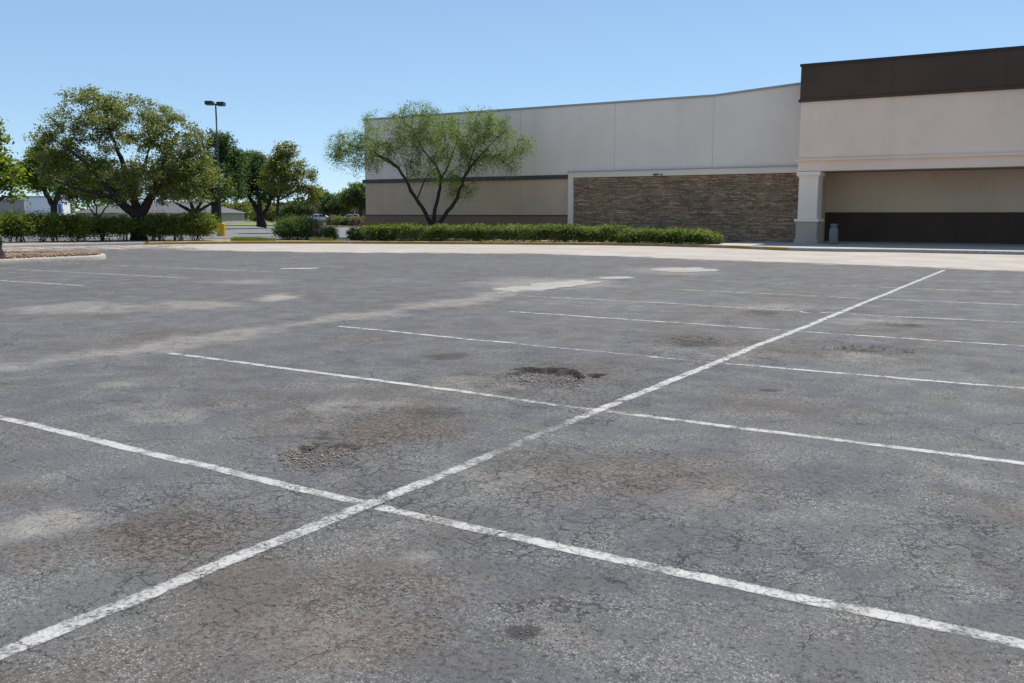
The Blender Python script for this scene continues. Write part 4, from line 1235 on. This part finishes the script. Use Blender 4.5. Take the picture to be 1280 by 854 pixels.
far_building("brick_building", "low red brick building far behind the thin post and shrubs", 335, 470, 185, 256, M['redb'], 20,
    [('parapet', .25, 'band'), ('band', 0, .7, 'beige'), ('window', -6.4, -3.4, .9, 2.2), ('window', 3.6, 6.6, .9, 2.2), ('window', -1.8, .0, .5, 1.6), ('window', .4, 2.0, .5, 1.6)])

# ------------------------------------------------------------------ two far parked cars
def car(label, px, d, mat, rz):
    bx, by = at_d(px, d)
    r = empty("parked_car", (bx, by, 0), YAW+rz); tag(r, label, "car", "cars parked before the brick building")
    prof = [(-2.2,.35),(-2.25,.75),(-2.1,.95),(-1.35,1.02),(-.75,1.45),(.75,1.48),(1.55,1.05),(2.15,.95),(2.25,.7),(2.2,.35)]
    mb = MB(); n = len(prof)
    for s, (w0) in ((1, .85),): pass
    vs = [(x, -.85 if z < 1.03 else -.68, z) for x, z in prof]+[(x, .85 if z < 1.03 else .68, z) for x, z in prof]
    fs = [tuple(range(n)), tuple(reversed(range(n, 2*n)))]+[(i, i+n, (i+1) % n+n, (i+1) % n) for i in range(n)]
    mb.add(vs, fs); mb.build("body", mat, r, bevel=.06)
    for x0, x1 in ((-1.1, -.08), (.05, 1.25)):
        for s in (-1, 1):
            mb = MB()
            mb.add([(x0, s*.84, 1.06), (x1, s*.84, 1.06), (x1-.25 if x1 > 0 else x1, s*.73, 1.38), (x0+.38 if x0 < 0 else x0, s*.73, 1.38)], [(0, 1, 2, 3)])
            mb.build("window", M['glass'], r)
    for x in (-1.4, 1.4):
        for s in (-1, 1):
            mb = MB()
            mb.tube([(x, s*.66, .33), (x, s*.88, .33)], [.33, .33], 16); w = mb.build("wheel", M['rubber'], r)
            mb = MB(); mb.tube([(x, s*.86, .33), (x, s*.892, .33)], [.20, .18], 12); mb.build("rim", M['cars'], w)
    return r
car("white parked car half hidden by low bushes in front of the brick building", 399, 160, M['carw'], .05)
car("silver parked car partly hidden behind the corner tree near the store", 441, 162, M['cars'], .02)

# ------------------------------------------------------------------ distant wood at the horizon
n = 26000
b = rng.random(n)
pxs = -900+3400*b
dd = 330+rng.random(n)*50
hgt = (4.0+3.5*fbm(pxs*.03, pxs*0, 4))*rng.random(n)**.6
F_ = 1157.0
X = ((pxs-640)/F_*dd)*ca - dd*sa; Y = ((pxs-640)/F_*dd)*sa + dd*ca
wood = leaves_mesh("far_wood", np.stack([X, Y, hgt], 1), 1.3, M['dark'], None, 1.4, 0, .2, 5)
tag(wood, kind="stuff")

# ------------------------------------------------------------------ light
sx, sy, sz = .10, .50, 1.0
el = math.atan2(sz, math.hypot(sx, sy)); az = math.atan2(sx, sy)
sun_d = bpy.data.lights.new("sun", 'SUN'); sun_d.energy = 2.8; sun_d.angle = R(.53); sun_d.color = (1.0, .955, .89)
sun = bpy.data.objects.new("sun", sun_d); COL.objects.link(sun)
sun.rotation_euler = Vector((sx, sy, sz)).to_track_quat('Z', 'Y').to_euler()
sun.location = (0, 0, 30)
world = bpy.data.worlds.new("World"); scene.world = world; world.use_nodes = True
nt = world.node_tree; nt.nodes.clear()
o = nt.nodes.new("ShaderNodeOutputWorld"); bg = nt.nodes.new("ShaderNodeBackground"); sk = nt.nodes.new("ShaderNodeTexSky")
sk.sky_type = 'NISHITA'; sk.sun_disc = False; sk.sun_elevation = el; sk.sun_rotation = az
sk.altitude = 3000; sk.air_density = 1.0; sk.dust_density = 0.0; sk.ozone_density = 1.8
bg.inputs[1].default_value = .122
gm = nt.nodes.new("ShaderNodeGamma"); gm.inputs[1].default_value = .55
tn = nt.nodes.new("ShaderNodeMix"); tn.data_type = 'RGBA'; tn.blend_type = 'MULTIPLY'
tn.inputs[0].default_value = 1.0; tn.inputs[7].default_value = (.80, 1.0, 1.17, 1)
nt.links.new(sk.outputs[0], gm.inputs[0]); nt.links.new(gm.outputs[0], tn.inputs[6])
nt.links.new(tn.outputs[2], bg.inputs[0]); nt.links.new(bg.outputs[0], o.inputs[0])
vs = scene.view_settings
vs.view_transform = 'Standard'; vs.look = 'None'; vs.gamma = 1.0; vs.use_curve_mapping = False
vs.exposure = 1.2
scene.cycles.max_bounces = 8
